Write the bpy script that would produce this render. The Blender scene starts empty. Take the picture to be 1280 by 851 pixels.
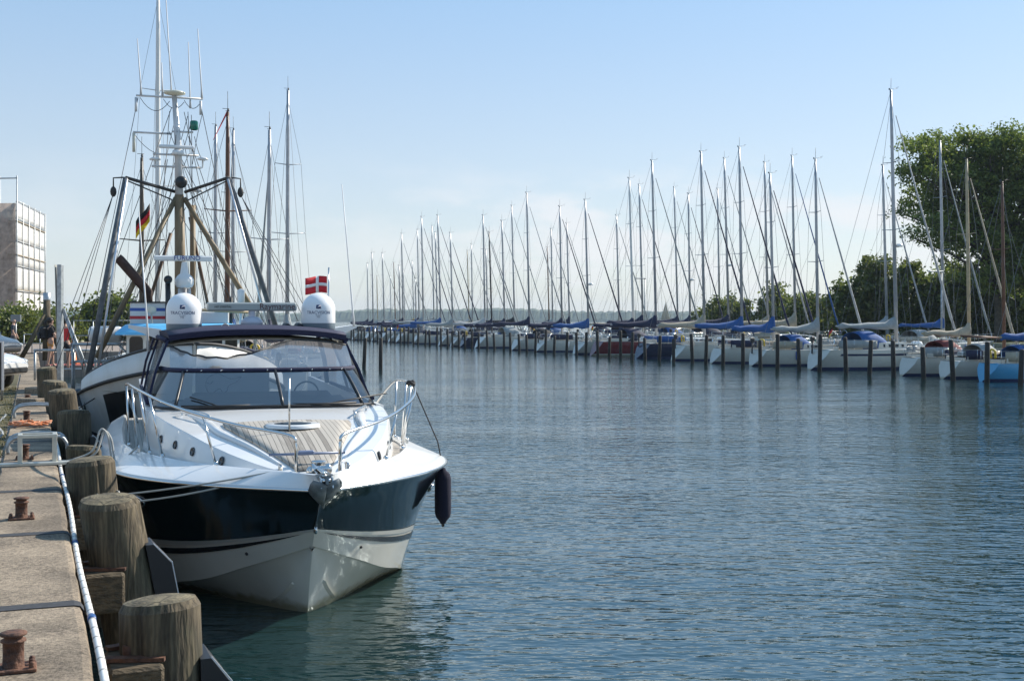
import bpy, math, random
from mathutils import Vector, Matrix
random.seed(7)
R = math.radians
SC = bpy.context.scene
COL = SC.collection
HAZE = .00015
ZQ = 1.35                                   # quay level above the water

# ------------------------------------------------------------------ materials
_M = {}
def mat(name, col=(.5, .5, .5), rough=.5, metal=0, var=0, vscale=4, bump=0, bscale=30, col2=None,
        stretch=(1, 1, 1), coat=0, spec=.5, detail=6, contrast=(.35, .65)):
    if name in _M: return _M[name]
    m = bpy.data.materials.new(name); m.use_nodes = True
    nt = m.node_tree; b = nt.nodes['Principled BSDF']
    b.inputs['Base Color'].default_value = (*col, 1); b.inputs['Roughness'].default_value = rough
    b.inputs['Metallic'].default_value = metal; b.inputs['Coat Weight'].default_value = coat
    b.inputs['Specular IOR Level'].default_value = spec
    tc = nt.nodes.new('ShaderNodeTexCoord'); mp = nt.nodes.new('ShaderNodeMapping')
    mp.inputs['Scale'].default_value = stretch
    nt.links.new(tc.outputs['Object'], mp.inputs['Vector'])
    if var or col2:
        n = nt.nodes.new('ShaderNodeTexNoise'); n.inputs['Scale'].default_value = vscale
        n.inputs['Detail'].default_value = detail; n.inputs['Roughness'].default_value = .62
        nt.links.new(mp.outputs[0], n.inputs['Vector'])
        r = nt.nodes.new('ShaderNodeValToRGB')
        c2 = col2 or tuple(c*(1+var) for c in col); c1 = col if col2 else tuple(c*(1-var) for c in col)
        r.color_ramp.elements[0].position = contrast[0]; r.color_ramp.elements[1].position = contrast[1]
        r.color_ramp.elements[0].color = (*c1, 1); r.color_ramp.elements[1].color = (*c2, 1)
        nt.links.new(n.outputs['Fac'], r.inputs['Fac']); nt.links.new(r.outputs['Color'], b.inputs['Base Color'])
    if bump:
        n2 = nt.nodes.new('ShaderNodeTexNoise'); n2.inputs['Scale'].default_value = bscale
        n2.inputs['Detail'].default_value = 5
        nt.links.new(mp.outputs[0], n2.inputs['Vector'])
        bp = nt.nodes.new('ShaderNodeBump'); bp.inputs['Strength'].default_value = min(1, bump)
        bp.inputs['Distance'].default_value = .02
        nt.links.new(n2.outputs['Fac'], bp.inputs['Height']); nt.links.new(bp.outputs[0], b.inputs['Normal'])
    _M[name] = m; return m

def planks(name, c1, c2, seam, width, axis='x', rough=.7, seamw=.1):
    """boards running along one axis, a dark seam between them, grain along the board"""
    if name in _M: return _M[name]
    m = bpy.data.materials.new(name); m.use_nodes = True; nt = m.node_tree; N = nt.nodes; L = nt.links
    b = N['Principled BSDF']; b.inputs['Roughness'].default_value = rough
    tc = N.new('ShaderNodeTexCoord'); sp = N.new('ShaderNodeSeparateXYZ'); L.new(tc.outputs['Object'], sp.inputs[0])
    d = N.new('ShaderNodeMath'); d.operation = 'DIVIDE'; d.inputs[1].default_value = width
    L.new(sp.outputs['X' if axis == 'x' else 'Y'], d.inputs[0])
    fr = N.new('ShaderNodeMath'); fr.operation = 'FRACT'; L.new(d.outputs[0], fr.inputs[0])
    lt = N.new('ShaderNodeMath'); lt.operation = 'LESS_THAN'; lt.inputs[1].default_value = seamw; L.new(fr.outputs[0], lt.inputs[0])
    fl = N.new('ShaderNodeMath'); fl.operation = 'FLOOR'; L.new(d.outputs[0], fl.inputs[0])
    wn = N.new('ShaderNodeTexWhiteNoise'); wn.noise_dimensions = '1D'; L.new(fl.outputs[0], wn.inputs['W'])
    mp = N.new('ShaderNodeMapping'); mp.inputs['Scale'].default_value = (60, 3, 20) if axis == 'x' else (3, 60, 20)
    L.new(tc.outputs['Object'], mp.inputs[0]); n = N.new('ShaderNodeTexNoise'); n.inputs['Scale'].default_value = 1; n.inputs['Detail'].default_value = 5
    L.new(mp.outputs[0], n.inputs['Vector'])
    ad = N.new('ShaderNodeMath'); ad.operation = 'ADD'; L.new(n.outputs['Fac'], ad.inputs[0]); L.new(wn.outputs['Value'], ad.inputs[1])
    r = N.new('ShaderNodeValToRGB'); r.color_ramp.elements[0].position = .5; r.color_ramp.elements[1].position = 1.3 if False else 1.0
    r.color_ramp.elements[0].color = (*c1, 1); r.color_ramp.elements[1].color = (*c2, 1)
    L.new(ad.outputs[0], r.inputs[0])
    mx = N.new('ShaderNodeMix'); mx.data_type = 'RGBA'; L.new(lt.outputs[0], mx.inputs['Factor'])
    L.new(r.outputs[0], mx.inputs['A']); mx.inputs['B'].default_value = (*seam, 1); L.new(mx.outputs['Result'], b.inputs['Base Color'])
    _M[name] = m; return m

def glassmat(name, tint, gloss_rough=.02, refl=1.0, diffuse=None, dfac=0):
    if name in _M: return _M[name]
    m = bpy.data.materials.new(name); m.use_nodes = True; nt = m.node_tree; N = nt.nodes; L = nt.links
    N.remove(N['Principled BSDF']); out = N['Material Output']
    t = N.new('ShaderNodeBsdfTransparent'); t.inputs[0].default_value = (*tint, 1)
    g = N.new('ShaderNodeBsdfGlossy'); g.inputs['Roughness'].default_value = gloss_rough; g.inputs[0].default_value = (.9, .9, .9, 1)
    f = N.new('ShaderNodeFresnel'); f.inputs[0].default_value = 1.45
    mul = N.new('ShaderNodeMath'); mul.operation = 'MULTIPLY'; mul.inputs[1].default_value = refl; L.new(f.outputs[0], mul.inputs[0])
    base = t.outputs[0]
    if diffuse:
        d = N.new('ShaderNodeBsdfDiffuse'); d.inputs[0].default_value = (*diffuse, 1)
        tr = N.new('ShaderNodeBsdfTranslucent'); tr.inputs[0].default_value = (*diffuse, 1)
        dm = N.new('ShaderNodeMixShader'); dm.inputs[0].default_value = .5; L.new(d.outputs[0], dm.inputs[1]); L.new(tr.outputs[0], dm.inputs[2])
        m1 = N.new('ShaderNodeMixShader')
        tc = N.new('ShaderNodeTexCoord'); n = N.new('ShaderNodeTexNoise'); n.inputs['Scale'].default_value = 2.5; n.inputs['Detail'].default_value = 4
        L.new(tc.outputs['Object'], n.inputs['Vector'])
        mr = N.new('ShaderNodeMapRange'); mr.inputs[1].default_value = .3; mr.inputs[2].default_value = .7
        mr.inputs[3].default_value = dfac*.6; mr.inputs[4].default_value = min(1, dfac*1.4); L.new(n.outputs['Fac'], mr.inputs[0])
        L.new(mr.outputs[0], m1.inputs[0]); L.new(base, m1.inputs[1]); L.new(dm.outputs[0], m1.inputs[2]); base = m1.outputs[0]
    m2 = N.new('ShaderNodeMixShader'); L.new(mul.outputs[0], m2.inputs[0]); L.new(base, m2.inputs[1]); L.new(g.outputs[0], m2.inputs[2])
    L.new(m2.outputs[0], out.inputs[0]); _M[name] = m; return m

def leafmat(name, c1, c2, trans=.45):
    if name in _M: return _M[name]
    m = bpy.data.materials.new(name); m.use_nodes = True; nt = m.node_tree; N = nt.nodes; L = nt.links
    N.remove(N['Principled BSDF']); out = N['Material Output']
    ge = N.new('ShaderNodeNewGeometry'); r = N.new('ShaderNodeValToRGB')
    r.color_ramp.elements[0].color = (*c1, 1); r.color_ramp.elements[1].color = (*c2, 1)
    L.new(ge.outputs['Random Per Island'], r.inputs[0])
    d = N.new('ShaderNodeBsdfDiffuse'); t = N.new('ShaderNodeBsdfTranslucent')
    L.new(r.outputs[0], d.inputs[0]); L.new(r.outputs[0], t.inputs[0])
    mx = N.new('ShaderNodeMixShader'); mx.inputs[0].default_value = trans
    L.new(d.outputs[0], mx.inputs[1]); L.new(t.outputs[0], mx.inputs[2])
    g = N.new('ShaderNodeBsdfGlossy'); g.inputs['Roughness'].default_value = .45; g.inputs[0].default_value = (.5, .5, .5, 1)
    m2 = N.new('ShaderNodeMixShader'); m2.inputs[0].default_value = .06; L.new(mx.outputs[0], m2.inputs[1]); L.new(g.outputs[0], m2.inputs[2])
    L.new(m2.outputs[0], out.inputs[0]); _M[name] = m; return m

# ------------------------------------------------------------------ mesh builder
def V(*a): return Vector(a)
class MB:
    def __init__(s): s.v = []; s.f = []; s.sm = []
    def add(s, vs, fs, smooth=False):
        o = len(s.v); s.v += [tuple(x) for x in vs]; s.f += [tuple(i+o for i in f) for f in fs]; s.sm += [smooth]*len(fs); return s
    def box(s, c, d, rot=None, taper=1, bev=0):
        x, y, z = d[0]/2, d[1]/2, d[2]/2
        m = Matrix.Rotation(rot, 3, 'Z') if isinstance(rot, (int, float)) else (rot or Matrix.Identity(3))
        if bev:
            b = min(bev, x*.9, y*.9, z*.9); rings = []
            for (zz, ins) in ((-z, b), (-z+b, 0), (z-b, 0), (z, b)):
                X, Y = x-ins, y-ins; k = b if ins == 0 else b*.4
                rings.append([(X-k, -Y, zz), (X, -Y+k, zz), (X, Y-k, zz), (X-k, Y, zz), (-X+k, Y, zz), (-X, Y-k, zz), (-X, -Y+k, zz), (-X+k, -Y, zz)])
            return s.loft([[Vector(c)+m@Vector(p) for p in r] for r in rings], closed=True, caps=True)
        p = [(-x, -y, -z), (x, -y, -z), (x, y, -z), (-x, y, -z)] + [(-x*taper, -y*taper, z), (x*taper, -y*taper, z), (x*taper, y*taper, z), (-x*taper, y*taper, z)]
        p = [Vector(c) + m @ Vector(q) for q in p]
        return s.add(p, [(3, 2, 1, 0), (4, 5, 6, 7), (0, 1, 5, 4), (1, 2, 6, 5), (2, 3, 7, 6), (3, 0, 4, 7)])
    def loft(s, rings, closed=True, caps=False, smooth=False, flip=False):
        n = len(rings[0]); o = len(s.v); fs = []
        for r in rings: s.v += [tuple(p) for p in r]
        for i in range(len(rings)-1):
            for j in range(n if closed else n-1):
                a, b = o+i*n+j, o+i*n+(j+1) % n; c, d = a+n, b+n
                fs.append((a, c, d, b) if flip else (a, b, d, c))
        s.f += fs; s.sm += [smooth]*len(fs)
        if caps:
            s.f += [tuple(reversed(range(o, o+n))), tuple(range(o+(len(rings)-1)*n, o+len(rings)*n))]; s.sm += [False, False]
        return s
    def tube(s, pts, r, n=8, caps=True, smooth=True):
        pts = [Vector(p) for p in pts]; rs = r if isinstance(r, (list, tuple)) else [r]*len(pts)
        rings = []; t0 = (pts[1]-pts[0]).normalized()
        u = t0.orthogonal().normalized(); 
        for i, p in enumerate(pts):
            if i == 0: t = t0
            elif i == len(pts)-1: t = (pts[i]-pts[i-1]).normalized()
            else: t = ((pts[i+1]-p).normalized()+(p-pts[i-1]).normalized()).normalized()
            u = (u - t*u.dot(t)).normalized(); w = t.cross(u)
            rings.append([p + (u*math.cos(a)+w*math.sin(a))*rs[i] for a in [2*math.pi*k/n for k in range(n)]])
        return s.loft(rings, True, caps, smooth)
    def lathe(s, prof, c=(0, 0, 0), n=20, axis='z', smooth=True, rot=None, caps=False):
        rings = []
        for (r, h) in prof:
            ring = []
            for k in range(n):
                a = 2*math.pi*k/n; p = Vector((r*math.cos(a), r*math.sin(a), h))
                if axis == 'y': p = Vector((p.x, -p.z, p.y))
                if axis == 'x': p = Vector((p.z, p.y, -p.x))
                if rot: p = rot @ p
                ring.append(Vector(c)+p)
            rings.append(ring)
        return s.loft(rings, True, caps, smooth)
    def ball(s, c, r, n=12, m=8):
        r = r if isinstance(r, (tuple, list)) else (r, r, r)
        prof = [(max(1e-4, math.sin(math.pi*i/m)), -math.cos(math.pi*i/m)) for i in range(m+1)]
        return s.loft([[Vector(c)+Vector((p*math.cos(2*math.pi*k/n)*r[0], p*math.sin(2*math.pi*k/n)*r[1], h*r[2])) for k in range(n)] for p, h in prof], True, False, True)
    def prism(s, poly, z0, z1):
        return s.loft([[(x, y, z0) for x, y in poly], [(x, y, z1) for x, y in poly]], True, True)
    def slab(s, quad, t):
        """a quad given thickness t against its normal"""
        q = [Vector(p) for p in quad]; n = (q[1]-q[0]).cross(q[-1]-q[0]).normalized()
        return s.loft([[p-n*t for p in q], q], True, True)
    def sheet(s, rows, t=.006, smooth=True):
        """grid of points made into a thin closed shell"""
        m, n = len(rows), len(rows[0]); g = [[Vector(p) for p in r] for r in rows]
        nr = []
        for i in range(m):
            for j in range(n):
                a = g[min(i+1, m-1)][j]-g[max(i-1, 0)][j]; b = g[i][min(j+1, n-1)]-g[i][max(j-1, 0)]
                k = a.cross(b); nr.append(k.normalized() if k.length > 1e-9 else Vector((0, 0, 1)))
        o = len(s.v)
        s.v += [tuple(g[i][j]) for i in range(m) for j in range(n)]
        s.v += [tuple(g[i][j]-nr[i*n+j]*t) for i in range(m) for j in range(n)]; k = m*n; fs = []
        for i in range(m-1):
            for j in range(n-1):
                a = o+i*n+j; fs.append((a, a+n, a+n+1, a+1)); a += k; fs.append((a, a+1, a+n+1, a+n))
        for i in range(m-1):
            for j in (0, n-1):
                a = o+i*n+j; q = (a, a+k, a+n+k, a+n); fs.append(q if j == 0 else q[::-1])
        for j in range(n-1):
            for i in (0, m-1):
                a = o+i*n+j; q = (a, a+1, a+1+k, a+k); fs.append(q if i == 0 else q[::-1])
        s.f += fs; s.sm += [smooth]*(2*(m-1)*(n-1)) + [False]*(len(fs)-2*(m-1)*(n-1)); return s
    def build(s, name, m, parent=None, loc=None):
        me = bpy.data.meshes.new(name); me.from_pydata(s.v, [], s.f); me.update()
        me.polygons.foreach_set('use_smooth', s.sm)
        me.materials.append(m); o = bpy.data.objects.new(name, me); COL.objects.link(o)
        if parent: o.parent = parent
        if loc: o.location = loc
        return o
def tag(o, label=None, cat=None, group=None, kind=None):
    if label: o['label'] = label
    if cat: o['category'] = cat
    if group: o['group'] = group
    if kind: o['kind'] = kind
    return o
def empty(name, loc, rz=0, label=None, cat=None, group=None):
    o = bpy.data.objects.new(name, None); COL.objects.link(o); o.location = loc; o.rotation_euler = (0, 0, rz)
    o.empty_display_size = .3; return tag(o, label, cat, group)
def copy_tree(o, parent=None):
    c = o.copy(); COL.objects.link(c)
    if parent: c.parent = parent
    for ch in o.children: copy_tree(ch, c)
    return c
def at(px, y, Y):
    """a picture direction at a chosen real distance (authoring helper)"""
    return Vector(((px-640)/1500*Y, Y, 3-(y-400)*Y/1500))
def lerp_curve(pts, u):
    if u <= pts[0][0]: return pts[0][1:]
    for a, b in zip(pts, pts[1:]):
        if u <= b[0]:
            t = (u-a[0])/(b[0]-a[0]); return tuple(x+(y-x)*t for x, y in zip(a[1:], b[1:]))
    return pts[-1][1:]
def smooth_curve(pts, n):
    """Catmull-Rom through points, n samples per span"""
    P = [Vector(p) for p in pts]; P = [P[0]*2-P[1]]+P+[P[-1]*2-P[-2]]; out = []
    for i in range(1, len(P)-2):
        for k in range(n):
            t = k/n; a, b, c, d = P[i-1:i+3]
            out.append(.5*((2*b)+(c-a)*t+(2*a-5*b+4*c-d)*t*t+(3*b-a-3*c+d)*t**3))
    out.append(P[-2]); return out
def text_mesh(body, size, name, m, parent, fn=None, depth=.002, align='CENTER', shear=0):
    cu = bpy.data.curves.new(name, 'FONT'); cu.body = body; cu.size = size; cu.align_x = align; cu.align_y = 'CENTER'; cu.extrude = depth
    cu.shear = shear; cu.resolution_u = 3
    t = bpy.data.objects.new(name+'_src', cu); COL.objects.link(t); bpy.context.view_layer.update()
    me = bpy.data.meshes.new_from_object(t.evaluated_get(bpy.context.evaluated_depsgraph_get()))
    bpy.data.objects.remove(t); bpy.data.curves.remove(cu)
    if fn:
        for v in me.vertices: v.co = fn(v.co)
    me.materials.clear(); me.materials.append(m); me.name = name
    o = bpy.data.objects.new(name, me); COL.objects.link(o); o.parent = parent; return o

# ------------------------------------------------------------------ common materials
gel = mat('white_gelcoat', (.70, .70, .69), .22, coat=.3, var=.03, vscale=1.2)
white = mat('white_paint', (.78, .78, .76), .38, var=.06, vscale=3)
steel = mat('stainless_steel', (.62, .62, .61), .16, 1)
alu = mat('anodised_aluminium', (.50, .51, .53), .38, .85, var=.1, vscale=2)
galv = mat('galvanised_steel', (.34, .36, .37), .5, .7, var=.25, vscale=9)
rubber = mat('black_rubber', (.012, .012, .013), .55)
navyc = mat('navy_canvas', (.010, .012, .045), .75, bump=.4, bscale=60)
topside = mat('dark_green_topside', (.0025, .007, .008), .09, coat=.15)
teak = planks('weathered_teak', (.24, .215, .185), (.38, .345, .30), (.045, .042, .04), .05, 'x')
wood_old = mat('weathered_oak', (.038, .029, .018), .88, col2=(.135, .105, .063), vscale=3.2, stretch=(4, 4, .7), bump=.45, bscale=10, detail=8)
def _grain(m):
    nt = m.node_tree; N = nt.nodes; L = nt.links; b = N['Principled BSDF']; src = b.inputs['Base Color'].links[0].from_socket
    tc = N.new('ShaderNodeTexCoord'); mp = N.new('ShaderNodeMapping'); mp.inputs['Scale'].default_value = (1, 1, .22); L.new(tc.outputs['Object'], mp.inputs[0])
    w = N.new('ShaderNodeTexWave'); w.inputs['Scale'].default_value = 9; w.inputs['Distortion'].default_value = 9; w.inputs['Detail'].default_value = 4; w.inputs['Detail Scale'].default_value = 1.6; L.new(mp.outputs[0], w.inputs['Vector'])
    r = N.new('ShaderNodeMapRange'); r.inputs[3].default_value = .72; r.inputs[4].default_value = 1.15; L.new(w.outputs['Fac'], r.inputs[0])
    # greenish weather stain patches
    n = N.new('ShaderNodeTexNoise'); n.inputs['Scale'].default_value = 2.4; n.inputs['Detail'].default_value = 6; L.new(tc.outputs['Object'], n.inputs['Vector'])
    rr_ = N.new('ShaderNodeMapRange'); rr_.inputs[1].default_value = .52; rr_.inputs[2].default_value = .68; rr_.inputs[4].default_value = .6; L.new(n.outputs['Fac'], rr_.inputs[0])
    mm = N.new('ShaderNodeMix'); mm.data_type = 'RGBA'; L.new(rr_.outputs[0], mm.inputs['Factor']); L.new(src, mm.inputs['A']); mm.inputs['B'].default_value = (.055, .058, .030, 1)
    v = N.new('ShaderNodeVectorMath'); v.operation = 'SCALE'; L.new(mm.outputs['Result'], v.inputs[0]); L.new(r.outputs[0], v.inputs['Scale']); L.new(v.outputs[0], b.inputs['Base Color'])
    bp = N.new('ShaderNodeBump'); bp.inputs['Strength'].default_value = .3; bp.inputs['Distance'].default_value = .01; L.new(w.outputs['Fac'], bp.inputs['Height'])
    old = b.inputs['Normal'].links[0].from_socket; L.new(old, bp.inputs['Normal']); L.new(bp.outputs[0], b.inputs['Normal'])
_grain(wood_old)
rust = mat('rusted_iron', (.045, .022, .016), .8, col2=(.15, .065, .035), vscale=14, bump=.7, bscale=40)
dark = mat('dark_interior', (.012, .013, .016), .6)
ropem = mat('white_rope', (.55, .53, .48), .8, bump=.8, bscale=200)
blackrope = mat('black_rope', (.012, .012, .014), .8)
# ------------------------------------------------------------------ camera, light, sky
cam = bpy.data.objects.new('camera', bpy.data.cameras.new('camera')); COL.objects.link(cam)
cam.data.sensor_width = 36; cam.data.lens = 42.19; cam.location = (0, 0, 3); cam.rotation_euler = (R(90), 0, 0)
cam.data.shift_y = -0.0199; cam.data.clip_start = .1; cam.data.clip_end = 12000; SC.camera = cam
SUN_AZ = Vector((.80, .60)).normalized(); SUN_EL = R(36)
sd = Vector((SUN_AZ.x*math.cos(SUN_EL), SUN_AZ.y*math.cos(SUN_EL), math.sin(SUN_EL)))
sun = bpy.data.objects.new('sun', bpy.data.lights.new('sun', 'SUN')); COL.objects.link(sun)
sun.data.energy = 5; sun.data.angle = R(.55); sun.data.color = (1, .93, .82)
sun.rotation_euler = sd.to_track_quat('Z', 'Y').to_euler(); sun.location = (30, 10, 40)
w = bpy.data.worlds.new('World'); SC.world = w; w.use_nodes = True
nt = w.node_tree; N = nt.nodes; L = nt.links; bg = N['Background']
sky = N.new('ShaderNodeTexSky'); sky.sky_type = 'NISHITA'; sky.sun_disc = False; sky.sun_elevation = SUN_EL
sky.sun_rotation = math.atan2(SUN_AZ.x, SUN_AZ.y); sky.air_density = 1.0; sky.dust_density = .4; sky.ozone_density = 2.5
tc = N.new('ShaderNodeTexCoord'); sp = N.new('ShaderNodeSeparateXYZ'); L.new(tc.outputs['Generated'], sp.inputs[0])
mp = N.new('ShaderNodeMapping'); mp.inputs['Scale'].default_value = (9, 9, 26); L.new(tc.outputs['Generated'], mp.inputs[0])
cn = N.new('ShaderNodeTexNoise'); cn.inputs['Scale'].default_value = 1; cn.inputs['Detail'].default_value = 9; cn.inputs['Roughness'].default_value = .56
L.new(mp.outputs[0], cn.inputs['Vector'])
cr = N.new('ShaderNodeMapRange'); cr.interpolation_type = 'SMOOTHSTEP'
for i, v_ in enumerate((.42, .64, 0, 1)): cr.inputs[1+i].default_value = v_
L.new(cn.outputs['Fac'], cr.inputs[0])
def rng(sock, a, b, c, d):
    n = N.new('ShaderNodeMapRange'); n.interpolation_type = 'SMOOTHSTEP'
    for i, v_ in enumerate((a, b, c, d)): n.inputs[1+i].default_value = v_
    L.new(sock, n.inputs[0]); return n.outputs[0]
def mul(a, b):
    n = N.new('ShaderNodeMath'); n.operation = 'MULTIPLY'; L.new(a, n.inputs[0])
    if isinstance(b, float): n.inputs[1].default_value = b
    else: L.new(b, n.inputs[1])
    return n.outputs[0]
band = mul(rng(sp.outputs['Z'], .005, .03, .2, 1), rng(sp.outputs['Z'], .075, .15, 1, 0))
azm = rng(sp.outputs['X'], -.22, .08, .25, 1)
fac = mul(mul(mul(cr.outputs[0], band), azm), .8)
mx = N.new('ShaderNodeMix'); mx.data_type = 'RGBA'; L.new(fac, mx.inputs['Factor']); L.new(sky.outputs[0], mx.inputs['A'])
mx.inputs['B'].default_value = (8.9, 8.5, 8.3, 1)
# thin milky summer veil, thicker towards the horizon
ml = N.new('ShaderNodeMix'); ml.data_type = 'RGBA'; veil = rng(sp.outputs['Z'], .0, .40, .58, .45)
L.new(veil, ml.inputs['Factor']); L.new(mx.outputs['Result'], ml.inputs['A'])
mv = N.new('ShaderNodeMix'); mv.data_type = 'RGBA'; L.new(rng(sp.outputs['Z'], .02, .40, 0, 1), mv.inputs['Factor']); mv.inputs['A'].default_value = (5.9, 6.25, 6.6, 1); mv.inputs['B'].default_value = (2.8, 5.5, 8.7, 1); L.new(mv.outputs['Result'], ml.inputs['B'])
L.new(ml.outputs['Result'], bg.inputs[0]); bg.inputs[1].default_value = .09
SC.view_settings.view_transform = 'Standard'; SC.view_settings.look = 'None'; SC.view_settings.gamma = 1; SC.view_settings.exposure = .54
SC.render.engine = 'CYCLES'; SC.cycles.use_denoising = True; SC.cycles.max_bounces = 8; SC.cycles.transparent_max_bounces = 16

# ------------------------------------------------------------------ setting: water, quay ground, far land
def sheet_obj(name, poly, z, m, thick=None):
    b = MB()
    if thick: b.prism(poly, z-thick, z)
    else: b.add([(x, y, z) for x, y in poly], [tuple(range(len(poly)))])
    return b.build(name, m)
wm = bpy.data.materials.new('harbour_water'); wm.use_nodes = True; nt2 = wm.node_tree; N2 = nt2.nodes; L2 = nt2.links
pb = N2['Principled BSDF']; pb.inputs['Base Color'].default_value = (.010, .030, .031, 1); pb.inputs['Roughness'].default_value = .045
pb.inputs['IOR'].default_value = 2.25; pb.inputs['Specular Tint'].default_value = (.82, .96, 1, 1)
ge = N2.new('ShaderNodeNewGeometry')
def wnoise(sx, sy, detail, rough=.55, rz=0):
    m_ = N2.new('ShaderNodeMapping'); m_.inputs['Scale'].default_value = (sx, sy, 1); m_.inputs['Rotation'].default_value = (0, 0, rz)
    L2.new(ge.outputs['Position'], m_.inputs[0]); n_ = N2.new('ShaderNodeTexNoise'); n_.inputs['Scale'].default_value = 1
    n_.inputs['Detail'].default_value = detail; n_.inputs['Roughness'].default_value = rough; L2.new(m_.outputs[0], n_.inputs['Vector']); return n_.outputs['Fac']
def madd(a, ka, b=None):
    n_ = N2.new('ShaderNodeMath'); n_.operation = 'MULTIPLY_ADD'; L2.new(a, n_.inputs[0]); n_.inputs[1].default_value = ka
    if b is not None: L2.new(b, n_.inputs[2])
    else: n_.inputs[2].default_value = 0
    return n_.outputs[0]
h = madd(wnoise(1.8, 3.8, 2, .55, rz=R(9)), .058); h = madd(wnoise(4.6, 9.5, 2, .55, rz=R(-12)), .017, h); h = madd(wnoise(.16, .35, 2, rz=R(14)), .10, h)
# open reach is ruffled, the sheltered water before the moored boats lies calmer
sy = N2.new('ShaderNodeSeparateXYZ'); L2.new(ge.outputs['Position'], sy.inputs[0]); cm = N2.new('ShaderNodeMapRange'); cm.interpolation_type = 'SMOOTHSTEP'
for i, v_ in enumerate((16, 70, 1.0, .55)): cm.inputs[1+i].default_value = v_
L2.new(sy.outputs['Y'], cm.inputs[0])
pt_ = N2.new('ShaderNodeMapRange'); pt_.inputs[1].default_value = .35; pt_.inputs[2].default_value = .65; pt_.inputs[3].default_value = .65; pt_.inputs[4].default_value = 1.2; L2.new(wnoise(.045, .14, 3, rz=R(10)), pt_.inputs[0])
cm2 = N2.new('ShaderNodeMath'); cm2.operation = 'MULTIPLY'; L2.new(cm.outputs[0], cm2.inputs[0]); L2.new(pt_.outputs[0], cm2.inputs[1])
hm = N2.new('ShaderNodeMath'); hm.operation = 'MULTIPLY'; L2.new(h, hm.inputs[0]); L2.new(cm2.outputs[0], hm.inputs[1])
bp = N2.new('ShaderNodeBump'); bp.inputs['Strength'].default_value = 1; bp.inputs['Distance'].default_value = 1.0
L2.new(hm.outputs[0], bp.inputs['Height']); L2.new(bp.outputs[0], pb.inputs['Normal'])
# wind patches: slightly rougher streaks
wp = wnoise(.03, .10, 3); mr = N2.new('ShaderNodeMapRange'); mr.inputs[1].default_value = .35; mr.inputs[2].default_value = .7; mr.inputs[3].default_value = .02; mr.inputs[4].default_value = .07
L2.new(wp, mr.inputs[0]); L2.new(mr.outputs[0], pb.inputs['Roughness'])
wo = sheet_obj('water', [(-1500, -60), (1900, -60), (1900, 3300), (-1500, 3300)], 0, wm); tag(wo, 'rippled blue green harbour water', kind='structure')

# land behind the quay: brick paving
pav = bpy.data.materials.new('brick_paving'); pav.use_nodes = True; nt3 = pav.node_tree; N3 = nt3.nodes; L3 = nt3.links
p3 = N3['Principled BSDF']; p3.inputs['Roughness'].default_value = .85; g3 = N3.new('ShaderNodeNewGeometry'); m3 = N3.new('ShaderNodeMapping')
m3.inputs['Rotation'].default_value = (0, 0, R(-21.8)); L3.new(g3.outputs['Position'], m3.inputs[0])
br = N3.new('ShaderNodeTexBrick'); br.inputs['Scale'].default_value = 1; br.inputs['Brick Width'].default_value = .6; br.inputs['Row Height'].default_value = .3
br.inputs['Mortar Size'].default_value = .014; br.inputs['Color1'].default_value = (.30, .235, .19, 1); br.inputs['Color2'].default_value = (.24, .20, .165, 1); br.inputs['Mortar'].default_value = (.12, .10, .085, 1)
L3.new(m3.outputs[0], br.inputs[0]); L3.new(br.outputs[0], p3.inputs[0])
def qx(Y): return .30-.4*Y                  # the quay edge
land_poly = [(-400, -30), (qx(-30)-.64, -30), (qx(62)-.64, 62), (-17.0, 66), (-12, 82), (-24, 130), (-60, 200), (-400, 200)]
lo = MB().prism(land_poly, -2, ZQ-.03).build('quay_pavement', pav); tag(lo, 'brick paved quayside beside the channel', kind='structure')
gr = leafmat('grass_blades', (.06, .075, .02), (.19, .16, .07))
conc = bpy.data.materials.new('exposed_aggregate_concrete'); conc.use_nodes = True; n4 = conc.node_tree; N4 = n4.nodes; L4 = n4.links
p4 = N4['Principled BSDF']; p4.inputs['Roughness'].default_value = .9
g4 = N4.new('ShaderNodeNewGeometry')
def nz(scale, detail=6, r=.6):
    n = N4.new('ShaderNodeTexNoise'); n.inputs['Scale'].default_value = scale; n.inputs['Detail'].default_value = detail; n.inputs['Roughness'].default_value = r
    L4.new(g4.outputs['Position'], n.inputs['Vector']); return n.outputs['Fac']
r4 = N4.new('ShaderNodeValToRGB'); r4.color_ramp.elements[0].position = .40; r4.color_ramp.elements[1].position = .68
r4.color_ramp.elements[0].color = (.05, .036, .025, 1); r4.color_ramp.elements[1].color = (.44, .35, .25, 1)
a4 = N4.new('ShaderNodeMath'); a4.operation = 'MULTIPLY_ADD'; a4.inputs[1].default_value = .34; L4.new(nz(1.7, 5), a4.inputs[0])
b4 = N4.new('ShaderNodeMath'); b4.operation = 'MULTIPLY'; b4.inputs[1].default_value = .75; L4.new(nz(38, 5, .85), b4.inputs[0]); L4.new(b4.outputs[0], a4.inputs[2])
L4.new(a4.outputs[0], r4.inputs[0]); vs = N4.new('ShaderNodeVectorMath'); vs.operation = 'SCALE'; ms = N4.new('ShaderNodeMapRange'); ms.inputs[1].default_value = .38; ms.inputs[2].default_value = .62; ms.inputs[3].default_value = .62; ms.inputs[4].default_value = 1.12
L4.new(nz(1.15, 7, .65), ms.inputs[0]); L4.new(r4.outputs[0], vs.inputs[0]); L4.new(ms.outputs[0], vs.inputs['Scale']); L4.new(vs.outputs[0], p4.inputs[0])
bb = N4.new('ShaderNodeBump'); bb.inputs['Strength'].default_value = .8; bb.inputs['Distance'].default_value = .012; L4.new(nz(85, 5, .7), bb.inputs['Height']); L4.new(bb.outputs[0], p4.inputs['Normal'])
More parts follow.
